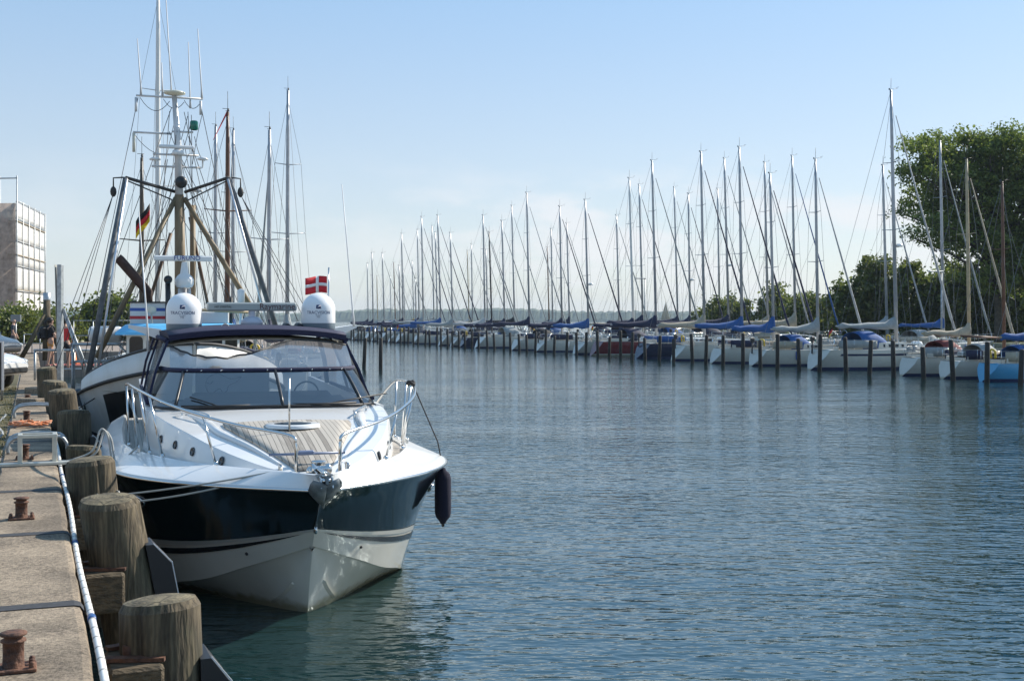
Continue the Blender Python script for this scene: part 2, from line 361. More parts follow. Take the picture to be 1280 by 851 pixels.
# concrete coping beam, rounded lip, along the quay edge
DQ = Vector((-.4, 1, 0)).normalized(); NQ = Vector((DQ.y, -DQ.x, 0))       # along, and out over the water
def qp(Y, out=0, z=ZQ): return Vector((qx(Y), Y, z))+NQ*out - Vector((0, 0, 0))
prof = [(-.60, ZQ-.5), (-.60, ZQ-.012), (-.588, ZQ), (-.05, ZQ), (-.018, ZQ-.010), (-.004, ZQ-.035), (0, ZQ-.07), (0, ZQ-.62), (-.12, ZQ-.64)]
rq = random.Random(8); bm = MB(); rings = []
for i in range(280):
    yy = -2.8+i*.22; j = rq.uniform(-.006, .006); d = rq.uniform(0, .012)*(rq.random() < .3)
    rings.append([qp(yy, o_+(j if o_ < -.5 else -d if o_ > -.06 else 0), z_-(d*.6 if o_ > -.06 else 0)) for o_, z_ in prof])
bm.loft(rings, True, True); tag(bm.build('quay_coping', conc), 'concrete coping along the quay edge', kind='structure')
# dark strips laid across the coping and down over its lip
strip_mat = mat('strip_dark_grey', (.035, .036, .04), .8, var=.3, vscale=30)
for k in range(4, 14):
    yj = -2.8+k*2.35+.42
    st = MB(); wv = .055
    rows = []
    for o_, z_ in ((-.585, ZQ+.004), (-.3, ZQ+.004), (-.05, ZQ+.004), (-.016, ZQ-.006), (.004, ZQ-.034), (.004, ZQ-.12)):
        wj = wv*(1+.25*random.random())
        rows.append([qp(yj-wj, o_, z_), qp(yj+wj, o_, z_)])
    st.sheet(rows, .003, False); tag(st.build('dark_strip', strip_mat), 'dark strip across the coping', kind='structure')
# sheet pile wall below
sp_ = MB(); rows = []
ring = []
for k in range(0, 330):
    Y = -4+k*.2; o_ = -.32 + (.14 if (k//2) % 2 else 0); ring.append((Y, o_))
sp_.loft([[qp(Y, o_, z_) for Y, o_ in ring] for z_ in (ZQ-.55, -2)], False)
tag(sp_.build('quay_wall', mat('rusty_sheet_pile', (.03, .024, .02), .8, col2=(.07, .05, .035), vscale=2)), 'dark sheet pile wall under the coping', kind='structure')
# grass strip and gutter between coping and paving
gut = MB(); gut.prism([tuple(qp(-4, -.64)[:2]), tuple(qp(60, -.64)[:2]), tuple(qp(60, -1.0)[:2]), tuple(qp(-4, -1.0)[:2])], ZQ-.3, ZQ-.022)
tag(gut.build('verge', mat('mossy_soil', (.05, .055, .02), .95, col2=(.13, .10, .05), vscale=6, bump=1)), 'mossy strip beside the coping', kind='structure')
gb = MB(); rg = random.Random(3)
for k in range(2600):
    Y = 4+ (rg.random()**1.5)*26; p = qp(Y, -.62-.42*rg.random()**1.4, ZQ-.03); a = rg.random()*6.28; hgt = .02+.045*rg.random(); d = Vector((math.cos(a), math.sin(a), 0))*.008
    tip = p+Vector((rg.uniform(-.04, .04), rg.uniform(-.04, .04), hgt)); gb.add([p-d, p+d, tip], [(0, 1, 2)])
tag(gb.build('grass', gr), 'short grass growing beside the coping', kind='stuff')

# far shore, right bank
def ridge(name, x0, x1, y0, depth, hmin, hmax, m, n=160, seed=1, label=None):
    rr = random.Random(seed); ph = [rr.random()*6 for _ in range(8)]
    rows = []
    for i in range(n+1):
        x = x0+(x1-x0)*i/n; t = i/n
        hh = hmin+(hmax-hmin)*(.5+.25*math.sin(t*9+ph[0])+.15*math.sin(t*23+ph[1])+.10*math.sin(t*61+ph[2]))+ (hmax-hmin)*.24*rr.random()
        rows.append([(x, y0, 0), (x, y0+depth*.05, hh*.8), (x, y0+depth*.25, hh), (x, y0+depth, 0)])
    return tag(MB().loft(rows, False, smooth=False).build(name, m), label, kind='structure')
hillm = mat('wooded_hills', (.035, .06, .028), .9, col2=(.075, .10, .05), vscale=.02)
ridge('hills', -1300, 1500, 2300, 500, 10, 26, hillm, 620, 5, 'low wooded hills across the water')
shm = mat('far_fields', (.25, .26, .16), .9, col2=(.34, .30, .18), vscale=.01)
MB().prism([(-1300, 2200), (1500, 2200), (1500, 2320), (-1300, 2320)], -1, 4.5).build('far_shore', shm)['kind'] = 'structure'
def pl(Yp, o): return Vector((44.7-.39*Yp+.932*o, Yp+.363*o, 0))           # mooring line: along, and away from the channel
bank = mat('grass_bank', (.055, .075, .025), .95, col2=(.14, .14, .06), vscale=1.2)
bk = [pl(20, 32), pl(128, 32), pl(140, 44), pl(130, 400), pl(-60, 400), pl(-40, 32)]
tag(MB().prism([(p.x, p.y) for p in bk], -1, 1.0).build('bank', bank), 'grassy bank behind the moored boats', kind='structure')
# ------------------------------------------------------------------ the motor yacht
yacht = empty('motor_yacht', (-1.77, 11.3, 0), R(18), 'white and dark green motor yacht moored bow on with satellite domes on its navy roof', 'motor yacht')
YM = Matrix.Translation((-1.77, 11.3, 0)) @ Matrix.Rotation(R(18), 4, 'Z')
def yw(v, u, z): return YM @ Vector((v, u, z))
G = [(.06, 0, 1.40), (.36, .24, 1.395), (.78, .62, 1.385), (1.27, 1.2, 1.37), (1.67, 2.0, 1.34), (1.90, 2.75, 1.32), (2.0, 3.7, 1.29), (2.07, 5.2, 1.25), (2.08, 8, 1.2), (2.0, 11.4, 1.15)]
B = [(0, .56, .94), (.14, .68, .905), (.34, .88, .85), (.68, 1.27, .76), (1.06, 1.78, .67), (1.38, 2.4, .59), (1.62, 3.2, .52), (1.78, 5, .46), (1.86, 8, .45), (1.82, 11.3, .45)]
Cc = [(0, .715, .745), (.13, .82, .69), (.33, 1.02, .59), (.62, 1.38, .44), (.94, 1.84, .26), (1.22, 2.42, .12), (1.44, 3.05, .0), (1.64, 4.6, -.06), (1.74, 7.6, -.1), (1.74, 11.3, -.1)]
K = [(0, .715, .725), (0, .88, .42), (0, 1.08, 0), (0, 1.35, -.28), (0, 1.9, -.5), (0, 2.6, -.62), (0, 3.4, -.7), (0, 5, -.75), (0, 8, -.7), (0, 11.3, -.6)]
g_, b_, c_, k_ = [smooth_curve(p, 6) for p in (G, B, Cc, K)]
def mir(p): return Vector((-p[0], p[1], p[2]))
def both(rows_fn):
    m = MB()
    for s in (1, -1):
        m.loft([[p if s > 0 else mir(p) for p in r] for r in rows_fn], False, smooth=True, flip=s < 0)
    return m
def flare(a, b, t, i):
    p = a.lerp(b, t); k = max(0, 1-i/30)*.09*math.sin(math.pi*t); return Vector((max(0 if i == 0 and t > .5 else .004, p.x-k), p.y+k*.5, p.z))
rows = [[flare(a, b, t, i) for t in (0, .2, .4, .6, .8, 1)] for i, (a, b) in enumerate(zip(g_, b_))]
hull = both(rows); hull.loft([[p for p in rows[-1]], [mir(p) for p in rows[-1]]], False)
hull.build('topside', topside, yacht)
stripe_rows = [[b+Vector((.004, -.004, .003)), b.lerp(c, .10)+Vector((.006, -.006, 0))] for b, c in zip(b_, c_)]
both(stripe_rows).build('boot_stripe', mat('silver_stripe', (.45, .44, .40), .3, .4), yacht)
stripe2 = [[b.lerp(c, .17)+Vector((.006, -.006, 0)), b.lerp(c, .17+.14*min(1, max(0, (i-4)/14)))+Vector((.006, -.006, 0))] for i, (b, c) in enumerate(zip(b_, c_))]
both(stripe2[4:]).build('pin_stripe', mat('black_stripe', (.012, .013, .015), .25), yacht)
hw = mat('hull_white', (.50, .48, .42), .18, coat=.3, var=.05, vscale=1.5)
_n = hw.node_tree; _b = _n.nodes['Principled BSDF']; _src = _b.inputs['Base Color'].links[0].from_socket      # a scum line along the waterline
_t = _n.nodes.new('ShaderNodeTexCoord'); _s = _n.nodes.new('ShaderNodeSeparateXYZ'); _n.links.new(_t.outputs['Object'], _s.inputs[0])
_z = _n.nodes.new('ShaderNodeTexNoise'); _z.inputs['Scale'].default_value = 7; _z.inputs['Detail'].default_value = 6; _n.links.new(_t.outputs['Object'], _z.inputs['Vector'])
_a = _n.nodes.new('ShaderNodeMath'); _a.operation = 'MULTIPLY_ADD'; _n.links.new(_z.outputs['Fac'], _a.inputs[0]); _a.inputs[1].default_value = -.16; _n.links.new(_s.outputs['Z'], _a.inputs[2])
_r = _n.nodes.new('ShaderNodeMapRange'); _r.inputs[1].default_value = -.03; _r.inputs[2].default_value = .06; _r.inputs[3].default_value = .8; _r.inputs[4].default_value = 0; _n.links.new(_a.outputs[0], _r.inputs[0])
_m = _n.nodes.new('ShaderNodeMix'); _m.data_type = 'RGBA'; _n.links.new(_r.outputs[0], _m.inputs['Factor']); _n.links.new(_src, _m.inputs['A']); _m.inputs['B'].default_value = (.20, .17, .08, 1); _n.links.new(_m.outputs['Result'], _b.inputs['Base Color'])
lower = both([[b, b.lerp(c, .5), c] for b, c in zip(b_, c_)])
for s in (1, -1):
    lower.loft([[p if s > 0 else mir(p) for p in (c+Vector((-.0, 0, 0)), c+Vector((-.035, .01, -.012)), (c.lerp(k, .5)+Vector((0, 0, -.02))), k)] for c, k in zip(c_, k_)], False, smooth=True, flip=s < 0)
lower.build('lower_hull', hw, yacht)
# lifting strakes on the forefoot
for s in (1, -1):
    st = MB(); i0, i1 = 11, 19
    st.loft([[(p+Vector((d[0], 0, d[1]))) if s > 0 else mir(p+Vector((d[0], 0, d[1]))) for d in ((-.02, .03), (.035, -.012), (-.03, -.035))] for p in [c_[i].lerp(k_[i], .50) for i in range(i0, i1)]], True, True)
    st.build('spray_strake', hw, yacht)
# rubbing strake
for s in (1, -1):
    t_ = MB().tube([p if s > 0 else mir(p) for p in [Vector((p.x+.008, p.y-.008, p.z-.005)) for p in g_]], .017, 8); t_.build('rubbing_strake', steel, yacht)
# toe line (inner edge of the raised white bulwark)
TOE = [(0, .06), (.35, .25), (.8, .58), (1.3, .88), (2.0, 1.16), (2.8, 1.42), (3.9, 1.66), (5, 1.78), (8, 1.8), (11.4, 1.75)]
def toe(u): return lerp_curve(TOE, u)[0]
def gz(u): return lerp_curve([(p[1], p[2]) for p in G], u)[0]
def deckz(u): return gz(u)+.095
bul = []
for p in g_:
    tv = min(toe(p.y), p.x*.9); zt = p.z+.15
    mid = Vector((p.x+(tv-p.x)*.5, p.y, p.z+.095))
    bul.append([p, Vector((p.x-.012, p.y, p.z+.022)), mid, Vector((tv+.035, p.y, zt-.004)), Vector((tv+.012, p.y, zt+.003)), Vector((max(.003, tv-.012), p.y, zt-.012)), Vector((max(.002, tv-.03), p.y, zt-.07))])
b2 = MB()
for s_f in (1, -1):
    for k0, k1 in ((0, 2), (1, 4), (3, 5), (4, 7)):
        b2.loft([[q if s_f > 0 else mir(q) for q in r[k0:k1]] for r in bul], False, smooth=True, flip=s_f < 0); b2.loft([bul[0], [mir(q) for q in bul[0]]], False)
b2.build('bulwark', gel, yacht)
# side decks
rows = [[Vector((s*(toe(u)-.012), u, deckz(u))) for s in (-1, 1)] for u in [0.05+.22*i for i in range(52)]]
MB().loft(rows, False).build('deck', teak, yacht)
# coachroof
TR = [(.50, .12, 1.475), (.8, .42, 1.53), (1.0, .56, 1.565), (1.35, .74, 1.615), (1.9, .96, 1.69), (2.37, 1.10, 1.745), (3.3, 1.32, 1.815), (4.2, 1.45, 1.85), (4.7, 1.49, 1.86)]
us = [.5+.15*i for i in range(29)]
def trunk(u): return lerp_curve(TR, u)
def crown(v, u):
    tv, tz = trunk(u); return tz+.055*(1-min(1, abs(v)/max(tv, .01))**2)*min(1, (u-.4)/1.2)
top = [[Vector((v*trunk(u)[0], u, crown(v*trunk(u)[0], u))) for v in [-1+.2*i for i in range(11)]] for u in us]
tm = MB().loft(top, False, smooth=True)
for s in (1, -1):
    tm.loft([[Vector((s*trunk(u)[0], u, trunk(u)[1])), Vector((s*(trunk(u)[0]+.018), u, trunk(u)[1]-.02)), Vector((s*(trunk(u)[0]+.07), u, deckz(u)-.01))] for u in us], False, smooth=True)
tm.loft([[top[0][0], top[0][5], top[0][-1]], [Vector((-.16, .42, 1.45)), Vector((0, .42, 1.45)), Vector((.16, .42, 1.45))]], False)
tm.build('coachroof', gel, yacht)
# raised moulding either side of the sun deck
for s in (1, -1):
    rd = MB(); pts = smooth_curve([(s*.30, .85, 0), (s*.52, 1.45, 0), (s*.78, 2.15, 0), (s*.86, 2.7, 0), (s*.93, 3.2, 0), (s*1.02, 3.75, 0)], 6)
    rings = []
    for i, p in enumerate(pts):
        t = i/(len(pts)-1); wd = .03+.05*t; hh = .012+.035*math.sin(math.pi*min(1, t*1.1))
        z = crown(p.x, p.y); rings.append([Vector((p.x-wd, p.y, z-.01)), Vector((p.x-wd*.5, p.y, z+hh)), Vector((p.x+wd*.4, p.y, z+hh)), Vector((p.x+wd*1.5, p.y, crown(p.x+wd*1.5, p.y)-.01))])
    rd.loft(rings, True, True, True).build('deck_moulding', gel, yacht)
tk = [[Vector((v*lerp_curve([(.62, .16), (1.2, .36), (2.0, .60), (2.5, .72), (2.72, .72)], u)[0], u+.0, 0)) for v in [-1+.25*i for i in range(9)]] for u in [.62+.14*i for i in range(16)]]
for r in tk:
    for p in r: p.z = crown(p.x, p.y)+.008
MB().sheet(tk, .012).build('sun_deck', planks('teak_sun_deck', (.22, .195, .165), (.40, .365, .315), (.04, .036, .032), .055, 'x'), yacht)
# round foredeck hatch
hz = crown(.0, 2.33)+.012
hm = MB().lathe([(.20, hz+.03), (.29, hz+.03), (.305, hz+.02), (.31, hz-.01)], (.02, 2.33, 0), 28); ho = hm.build('deck_hatch', gel, yacht)
MB().lathe([(.001, hz+.040), (.12, hz+.039), (.205, hz+.033), (.215, hz+.02)], (.02, 2.33, 0), 28).build('hatch_glass', mat('smoked_acrylic', (.01, .012, .014), .05), ho)
# grab rails and portlights on the coachroof
for s in (1, -1):
    u0 = 3.35; z0 = crown(s*1.05, u0)
    MB().tube(smooth_curve([(s*1.12, u0+.35, z0), (s*1.12, u0+.33, z0+.08), (s*1.0, u0, z0+.085), (s*.86, u0-.35, z0+.06), (s*.85, u0-.38, z0-.02)], 4), .012, 8).build('grab_rail', steel, yacht)
    for u in (1.45, 2.15, 2.75, 3.35):
        tv, tz = trunk(u); c = Vector((s*(tv+.046), u, (tz+deckz(u))/2)); 
        n_ = Vector((s*(tz-deckz(u)), 0, .05)).normalized() if False else Vector((s*.92, -.32, .23)).normalized(); tq = n_.to_track_quat('Z', 'Y').to_matrix()
        c.x = s*(tv+.022+.045*.5)
        q = MB().lathe([(.001, .004), (.034, .004), (.038, .010), (.046, .010), (.050, -.004)], c+n_*.006, 16, rot=Matrix.Diagonal((1, 1, 1)) @ tq); q.build('portlight', mat('portlight_glass', (.03, .032, .036), .06), yacht)
# windscreen
WB = [(0, 3.90), (.55, 3.95), (1.0, 4.10), (1.28, 4.36), (1.42, 4.75), (1.50, 5.35)]
WT = [(0, 4.66), (.50, 4.69), (.90, 4.78), (1.12, 4.95), (1.24, 5.25), (1.31, 5.75)]
def wcurve(P, z, n=5):
    r = smooth_curve([(x, u, z) for x, u in P], n); return [mir(p) for p in reversed(r[1:])]+r
wb = wcurve(WB, 1.885); wt = wcurve(WT, 2.345)
for p in wb:
    if p.y < 4.7: p.z = crown(p.x, p.y)+.03
rows = [[a.lerp(b, t)+Vector((0, -.05*math.sin(math.pi*t), 0)) for t in (0, .25, .5, .75, 1)] for a, b in zip(wb, wt)]
MB().loft(rows, False, smooth=True).build('windscreen', glassmat('tinted_glass', (.31, .36, .42), .015, .24), yacht)
MB().tube(wb, .018, 6).build('screen_seal', rubber, yacht)
ws = MB().tube(wt, .032, 8).build('screen_rail', navyc, yacht)
sn = MB()
for i in range(1, len(wt), 3): sn.ball(wt[i]+Vector((0, -.033, 0)), .011, 8, 5)
sn.build('snap_studs', steel, ws)
for k in (6, 25, 44) if False else (len(wb)//2+1, len(wb)//2-13, len(wb)//2+13):
    MB().tube([p+Vector((0, -.006, 0)) for p in rows[k]], .021, 6).build('mullion', mat('black_frame', (.015, .016, .018), .4), yacht)
for vx, d in ((-.62, -.38), (.55, .95)):
    uu = 3.98; z0 = crown(vx, uu)+.02
    q = MB().tube([(vx, uu-.02, z0), (vx+d*.3, uu+.03, z0+.05), (vx+d, uu+.25, z0+.13)], .010, 6); w1 = q.build('wiper_arm', rubber, yacht)
    MB().tube([(vx-.5, uu-.0, z0+.035), (vx, uu-.045, z0+.03), (vx+.5, uu-.0, z0+.035)], .013, 6).build('wiper_blade', rubber, w1)
# dash, cockpit and what shows through the screen
dr = [[Vector((x*lerp_curve([(0, .9), (1, .96)], 0)[0], 0, 0)) for x in (0,)]]
ds = MB(); inner = [Vector((p.x*.97, p.y+.05, p.z-.015)) for p in wb]
ds.loft([[p, Vector((p.x*.93, max(p.y+.35, 5.0), 1.98 if abs(p.x) < 1.1 else 1.92)), Vector((p.x*.92, 5.3, 2.03 if abs(p.x) < 1.0 else 1.92)), Vector((p.x*.93, 5.45, 1.75)), Vector((p.x*.93, 5.5, .95))] for p in inner], False, smooth=True)
dsh = ds.build('dashboard', mat('navy_dash', (.012, .016, .030), .45), yacht)
co = MB()
for s in (1, -1):
    co.loft([[Vector((s*1.50, u, 1.40)), Vector((s*(1.53), u, 1.86+.05*(u-4.6)/3)), Vector((s*1.43, u, 1.88+.05*(u-4.6)/3)), Vector((s*1.40, u, .95))] for u in (4.55, 5.5, 7, 9, 10.8)], True, True)
co.build('cockpit_coaming', gel, yacht)
MB().prism([(-1.42, 5.4), (1.42, 5.4), (1.42, 11), (-1.42, 11)], .88, .95).build('cockpit_sole', teak, yacht)
bk_ = MB().box((-.28, 6.55, 1.62), (1.05, .06, 1.3), bev=.02).build('cabin_bulkhead', mat('ivory_panel', (.62, .61, .58), .4), yacht)
# outline drawing of a leaping fish on the panel
fx = [(-.30, .12), (-.26, .2), (-.14, .25), (-.02, .2), (.06, .17), (.2, .2), (.12, .12), (.02, .07), (0, 0), (-.06, -.03), (-.1, .03), (-.16, .0), (-.22, -.04), (-.28, .0), (-.30, .12), (-.24, .1), (-.2, .14)]
MB().tube([Vector((-.36+x, 6.512, 1.98+y)) for x, y in [(p.x, p.y) for p in smooth_curve([(a, b, 0) for a, b in fx], 3)]], .007, 5).build('fish_drawing', mat('grey_line', (.12, .13, .15), .5), bk_)
for vx in (-.95, .62, 1.05):
    q = MB().box((vx, 6.0, 1.52), (.46, .14, .75), Matrix.Rotation(R(-8), 3, 'X'), .9, .05); q.box((vx, 5.78, 1.2), (.46, .45, .12), bev=.04)
    q.build('helm_seat', mat('dark_upholstery', (.03, .035, .05), .6), yacht)
stw = MB(); stw.tube([(.62+.17*math.cos(a), 5.42-.05*math.sin(a), 1.98+.17*math.sin(a)) for a in [k*math.pi/10 for k in range(21)]], .013, 6); stw.build('steering_wheel', rubber, yacht)
# soft top
def roofz(v, u): return 2.84-.09*(abs(v)/1.25)**2.5 + .02*math.sin((u-5.5)*1.0) - max(0, 5.85-u)**2*.35
rt = []
for u in (5.50, 5.56, 5.75, 6.2, 6.8, 7.4, 8.0, 8.5, 8.6):
    hw_ = 1.20+.04*(u-5.5); rt.append([Vector((hw_*x, u+.10*x*x, roofz(hw_*x, u))) for x in [-1+.125*i for i in range(17)]])
MB().sheet(rt, .075).build('soft_top', navyc, yacht)
MB().sheet([[p-Vector((0, -.05, .082)) for p in r] for r in rt[1:]], .01).build('top_lining', mat('cream_lining', (.42, .39, .32), .8), yacht)
# canvas legs of the top
for s in (1, -1):
    cl = MB()
    for a, b, wd in (((s*1.2, 5.62, 2.72), (s*1.47, 5.15, 1.92), .11), ((s*1.28, 7.3, 2.74), (s*1.5, 6.9, 1.92), .09), ((s*1.3, 8.5, 2.74), (s*1.5, 8.8, 1.95), .3)):
        a, b = Vector(a), Vector(b); cl.sheet([[a+Vector((0, 0, 0)), a+Vector((0, wd, 0))], [a.lerp(b, .5)+Vector((s*.03, 0, 0)), a.lerp(b, .5)+Vector((s*.03, wd, 0))], [b, b+Vector((0, wd, 0))]], .03)
    cl.tube([(s*1.22, 5.65, 2.72), (s*1.30, 7.3, 2.75), (s*1.32, 8.5, 2.74)], .035, 6)
    cl.tube([(s*1.49, 5.1, 1.92), (s*1.52, 8.8, 1.95)], .03, 6)
    cl.build('canvas_frame', navyc, yacht)
    MB().sheet([[(s*1.24, 5.75, 2.70), (s*1.48, 5.25, 1.95)], [(s*1.29, 7.3, 2.72), (s*1.51, 6.9, 1.96)]], .004).build('side_window', glassmat('clear_vinyl', (.6, .61, .62), .08, .4, (.30, .30, .31), .3), yacht)
# clear front panel, its upper edge hanging loose on one side
hem = [(-1, .98), (-.85, .70), (-.68, .50), (-.5, .41), (-.31, .36), (-.12, .50), (.03, .68), (.2, .86), (.38, 1.0), (.6, 1.0), (.8, 1.0), (1, .98)]
vr = []; ht = []
nW = len(wt)
for i in range(41):
    x = -1+i/20; f = lerp_curve(hem, x)[0]
    idx = (nW-1)*(i/40)*.74+(nW-1)*.13; j = min(nW-2, int(idx)); a = wt[j].lerp(wt[j+1], idx-j)+Vector((0, 0, .02))
    hw_ = 1.2; b = Vector((hw_*x, 5.47+.10*x*x, roofz(hw_*x, 5.5)-.06))
    slack = max(0, 1-f)
    col_ = []
    for t in (0, .2, .4, .6, .8, 1):
        p = a.lerp(b, t*f); p = p+Vector((0, -.05*math.sin(math.pi*t)+slack*.14*t*math.sin(i*.9), .012*slack*math.sin(i*1.7))); col_.append(p)
    vr.append(col_); ht.append(col_[-1])
MB().loft(vr, False, smooth=True).build('front_panel', glassmat('scuffed_vinyl', (.66, .66, .66), .12, .35, (.34, .33, .31), .42), yacht)
MB().tube(ht, .014, 6).build('panel_hem', rubber, yacht)
# white side wings of the radar arch
for s in (1, -1):
    MB().loft([[Vector((s*1.25, 7.35, 2.86)), Vector((s*1.25, 7.95, 2.86)), Vector((s*1.25, 7.95, 2.70)), Vector((s*1.25, 7.35, 2.70))], [Vector((s*1.72, 7.5, 2.93)), Vector((s*1.72, 7.75, 2.93)), Vector((s*1.72, 7.75, 2.88)), Vector((s*1.72, 7.5, 2.88))]], True, True).build('arch_wing', gel, yacht)
# satellite domes
inkb = mat('print_navy', (.02, .035, .12), .5); ink = mat('print_grey', (.20, .21, .25), .5)
def dome_radius(z):                          # z above the dome's foot
    return .25*math.sqrt(max(0, 1-((z-.31)/.25)**2)) if z > .31 else .25
dome = empty('satellite_dome', (-.963, 6.54, 2.83)); dome.parent = yacht
MB().lathe([(.21, -.0), (.235, .015), (.245, .03), (.249, .115)], (0, 0, 0), 32).build('dome_base', mat('dome_grey', (.16, .20, .23), .4), dome)
MB().lathe([(.2501, .115), (.2512, .12)]+[(max(.0005, dome_radius(z)), z) for z in [.20, .31]+[.31+.25*math.sin(R(a)) for a in range(8, 91, 8)]], (0, 0, 0), 36).build('dome_cover', mat('dome_white', (.80, .80, .80), .3, coat=.2), dome)
MB().lathe([(.15, -.05), (.15, .0)], (0, 0, 0), 18, caps=True).build('dome_foot', gel, dome)
FA = R(-90-8)                                # the print faces a little to the bow's side
def on_dome(zc):
    def f(co):
        z = zc+co.y; a = FA+co.x/.25; r = dome_radius(z)+.0015+co.z*.3; return Vector((r*math.cos(a), r*math.sin(a), z))
    return f
text_mesh('TRACVISION', .064, 'lettering', inkb, dome, on_dome(.27)); text_mesh('by KVH', .026, 'lettering', ink, dome, on_dome(.232)); text_mesh('M5', .040, 'lettering', ink, dome, on_dome(.205))
em = MB(); fb = on_dome(.355)
em.sheet([[fb(Vector((x, y, 0))) for y in (-.028, 0, .028)] for x in (-.035, 0, .035)], .001).build('emblem', inkb, dome)
MB().sheet([[fb(Vector((x, y, .012))) for y, x in ((-.012+.02*t, -.012+.03*t), (-.002+.02*t, -.018+.03*t))] for t in (0, .5, 1)], .001).build('emblem_mark', gel, dome)
d2 = copy_tree(dome, yacht); d2.location = (.963, 6.54, 2.84)
# open array radar
rad = empty('radar', (0, 6.6, 2.86)); rad.parent = yacht
MB().lathe([(.001, .19), (.06, .19), (.10, .18), (.155, .13), (.165, .09), (.160, .085), (.160, .075), (.150, .03), (.11, -.01), (.10, -.05)], (0, 0, 0), 26).lathe([(.05, .18), (.05, .30)], (0, 0, 0), 14).build('radar_pedestal', mat('radar_grey', (.46, .48, .55), .35, coat=.2), rad)
ra = MB().box((0, 0, .335), (1.29, .14, .125), bev=.02).build('radar_arm', mat('radar_arm_grey', (.36, .39, .38), .4), rad)
def flatf(x0, y0, z0): return lambda co: Vector((x0+co.x, y0-co.z, z0+co.y))
text_mesh('Raymarine', .122, 'lettering', mat('print_maroon', (.09, .025, .03), .5), ra, flatf(.36, -.0722, .337), .002)
text_mesh('HD DIGITAL', .045, 'lettering', mat('print_black', (.02, .022, .025), .5), ra, flatf(-.42, -.0722, .332), .002, shear=.3)
# horns, lamps, aerial, jackstaff
hn = MB()
for dx in (-.09, .09):
    hn.lathe([(.001, -.19), (.058, -.19), (.066, -.17), (.05, -.02), (.04, .1), (.001, .1)], (.60+dx, 6.55, 2.90), 14, 'y')
hn.build('searchlight', rubber, yacht)
q = MB().lathe([(.055, 0), (.06, -.012), (.04, -.02)], (-.42, 6.1, 2.895), 14, 'y').build('nav_lamp', gel, yacht)
wh = MB(); p0 = Vector((1.62, 7.2, 2.90)); p1 = Vector((1.62-.19, 7.2, 5.10))
wh.tube([p0, p0.lerp(p1, .12), p0.lerp(p1, .5), p1], [.020, .013, .009, .006], 6).build('whip_aerial', mat('aerial_white', (.7, .7, .7), .4), yacht)
p0 = Vector((-1.42, 6.6, 2.45)); 
MB().tube([(-1.45, 6.7, 2.55), (-1.47, 6.7, 3.0), (-1.58, 6.7, 4.55)], [.022, .013, .007], 6).build('whip_aerial', _M['aerial_white'], yacht)
MB().tube([(-.06, 2.0, crown(-.06, 2.0)), (-.06, 2.02, 2.36)], .011, 8).build('jackstaff', steel, yacht)
fl = MB().tube([(1.38, 8.25, 2.85), (1.40, 8.25, 3.86)], .013, 6).build('flagstaff', steel, yacht)
red = mat('flag_red', (.55, .02, .03), .8); wht = mat('flag_white', (.75, .74, .72), .8)
def flag_strip(x0, x1, y0, y1, base, wdir, t=.0):
    rows = []
    for i in range(9):
        x = x0+(x1-x0)*i/8; rows.append([base+wdir*x+Vector((0, .04*math.sin(x*13), 0))+Vector((0, -t, yy-.34*x*x+.010*math.sin(x*15)+.05*x)) for yy in (y0, (y0+y1)/2, y1)])
    return rows
fb_ = Vector((1.37, 8.25, 3.44)); fd = Vector((-1, -.0, 0))
fo = MB()
for a, b, c, d in ((0, .13, 0, .11), (0, .13, .16, .27), (.18, .36, 0, .11), (.18, .36, .16, .27)): fo.sheet(flag_strip(a, b, c, d, fb_, fd), .004)
fo.build('courtesy_flag', red, fl)
fc = MB()
fc.sheet(flag_strip(.13, .18, 0, .27, fb_, fd, .0), .004)
fc.sheet(flag_strip(0, .13, .11, .16, fb_, fd), .004).sheet(flag_strip(.18, .36, .11, .16, fb_, fd), .004)
fc.build('flag_cross', wht, fl)
# pulpit rails
PR = [(.21, .35, 1.53), (.215, .36, 1.80), (.27, .42, 1.885), (.72, .92, 1.955), (1.08, 1.5, 2.03), (1.38, 2.2, 2.11), (1.56, 2.9, 2.17), (1.68, 3.7, 2.20), (1.74, 4.4, 2.20), (1.76, 4.9, 2.16), (1.74, 5.35, 2.02), (1.68, 5.7, 1.82), (1.60, 5.95, 1.60)]
for s in (1, -1):
    q = MB().tube([Vector((s*p.x, p.y, p.z)) for p in [Vector(PR[0])]+smooth_curve(PR[1:], 6)], .0165, 10)
    ro = q.build('pulpit_rail', steel, yacht)
    for u in (1.40, 2.75, 3.3, 3.9, 4.75):
        pr = lerp_curve([(p[1], p[0], p[2]) for p in PR[2:]], u); tv = toe(u)-.03
        MB().tube([(s*tv, u, gz(u)+.14), (s*pr[0], u+.03, pr[1])], .013, 8).lathe([(.03, 0), (.028, .012), (.015, .03)], (s*tv, u, gz(u)+.152), 10).build('stanchion', steel, yacht)
# cleats
for v, u in ((-.33, .62), (.33, .62), (-1.62, 3.6), (1.62, 3.6)):
    z = gz(u)+.155 if abs(v) > 1 else deckz(u)+.03
    MB().tube([(v-.0, u-.11, z+.05), (v, u-.05, z+.06), (v, u+.05, z+.06), (v, u+.11, z+.05)], .013, 8).box((v, u-.04, z+.025), (.03, .03, .06)).box((v, u+.04, z+.025), (.03, .03, .06)).build('cleat', steel, yacht)
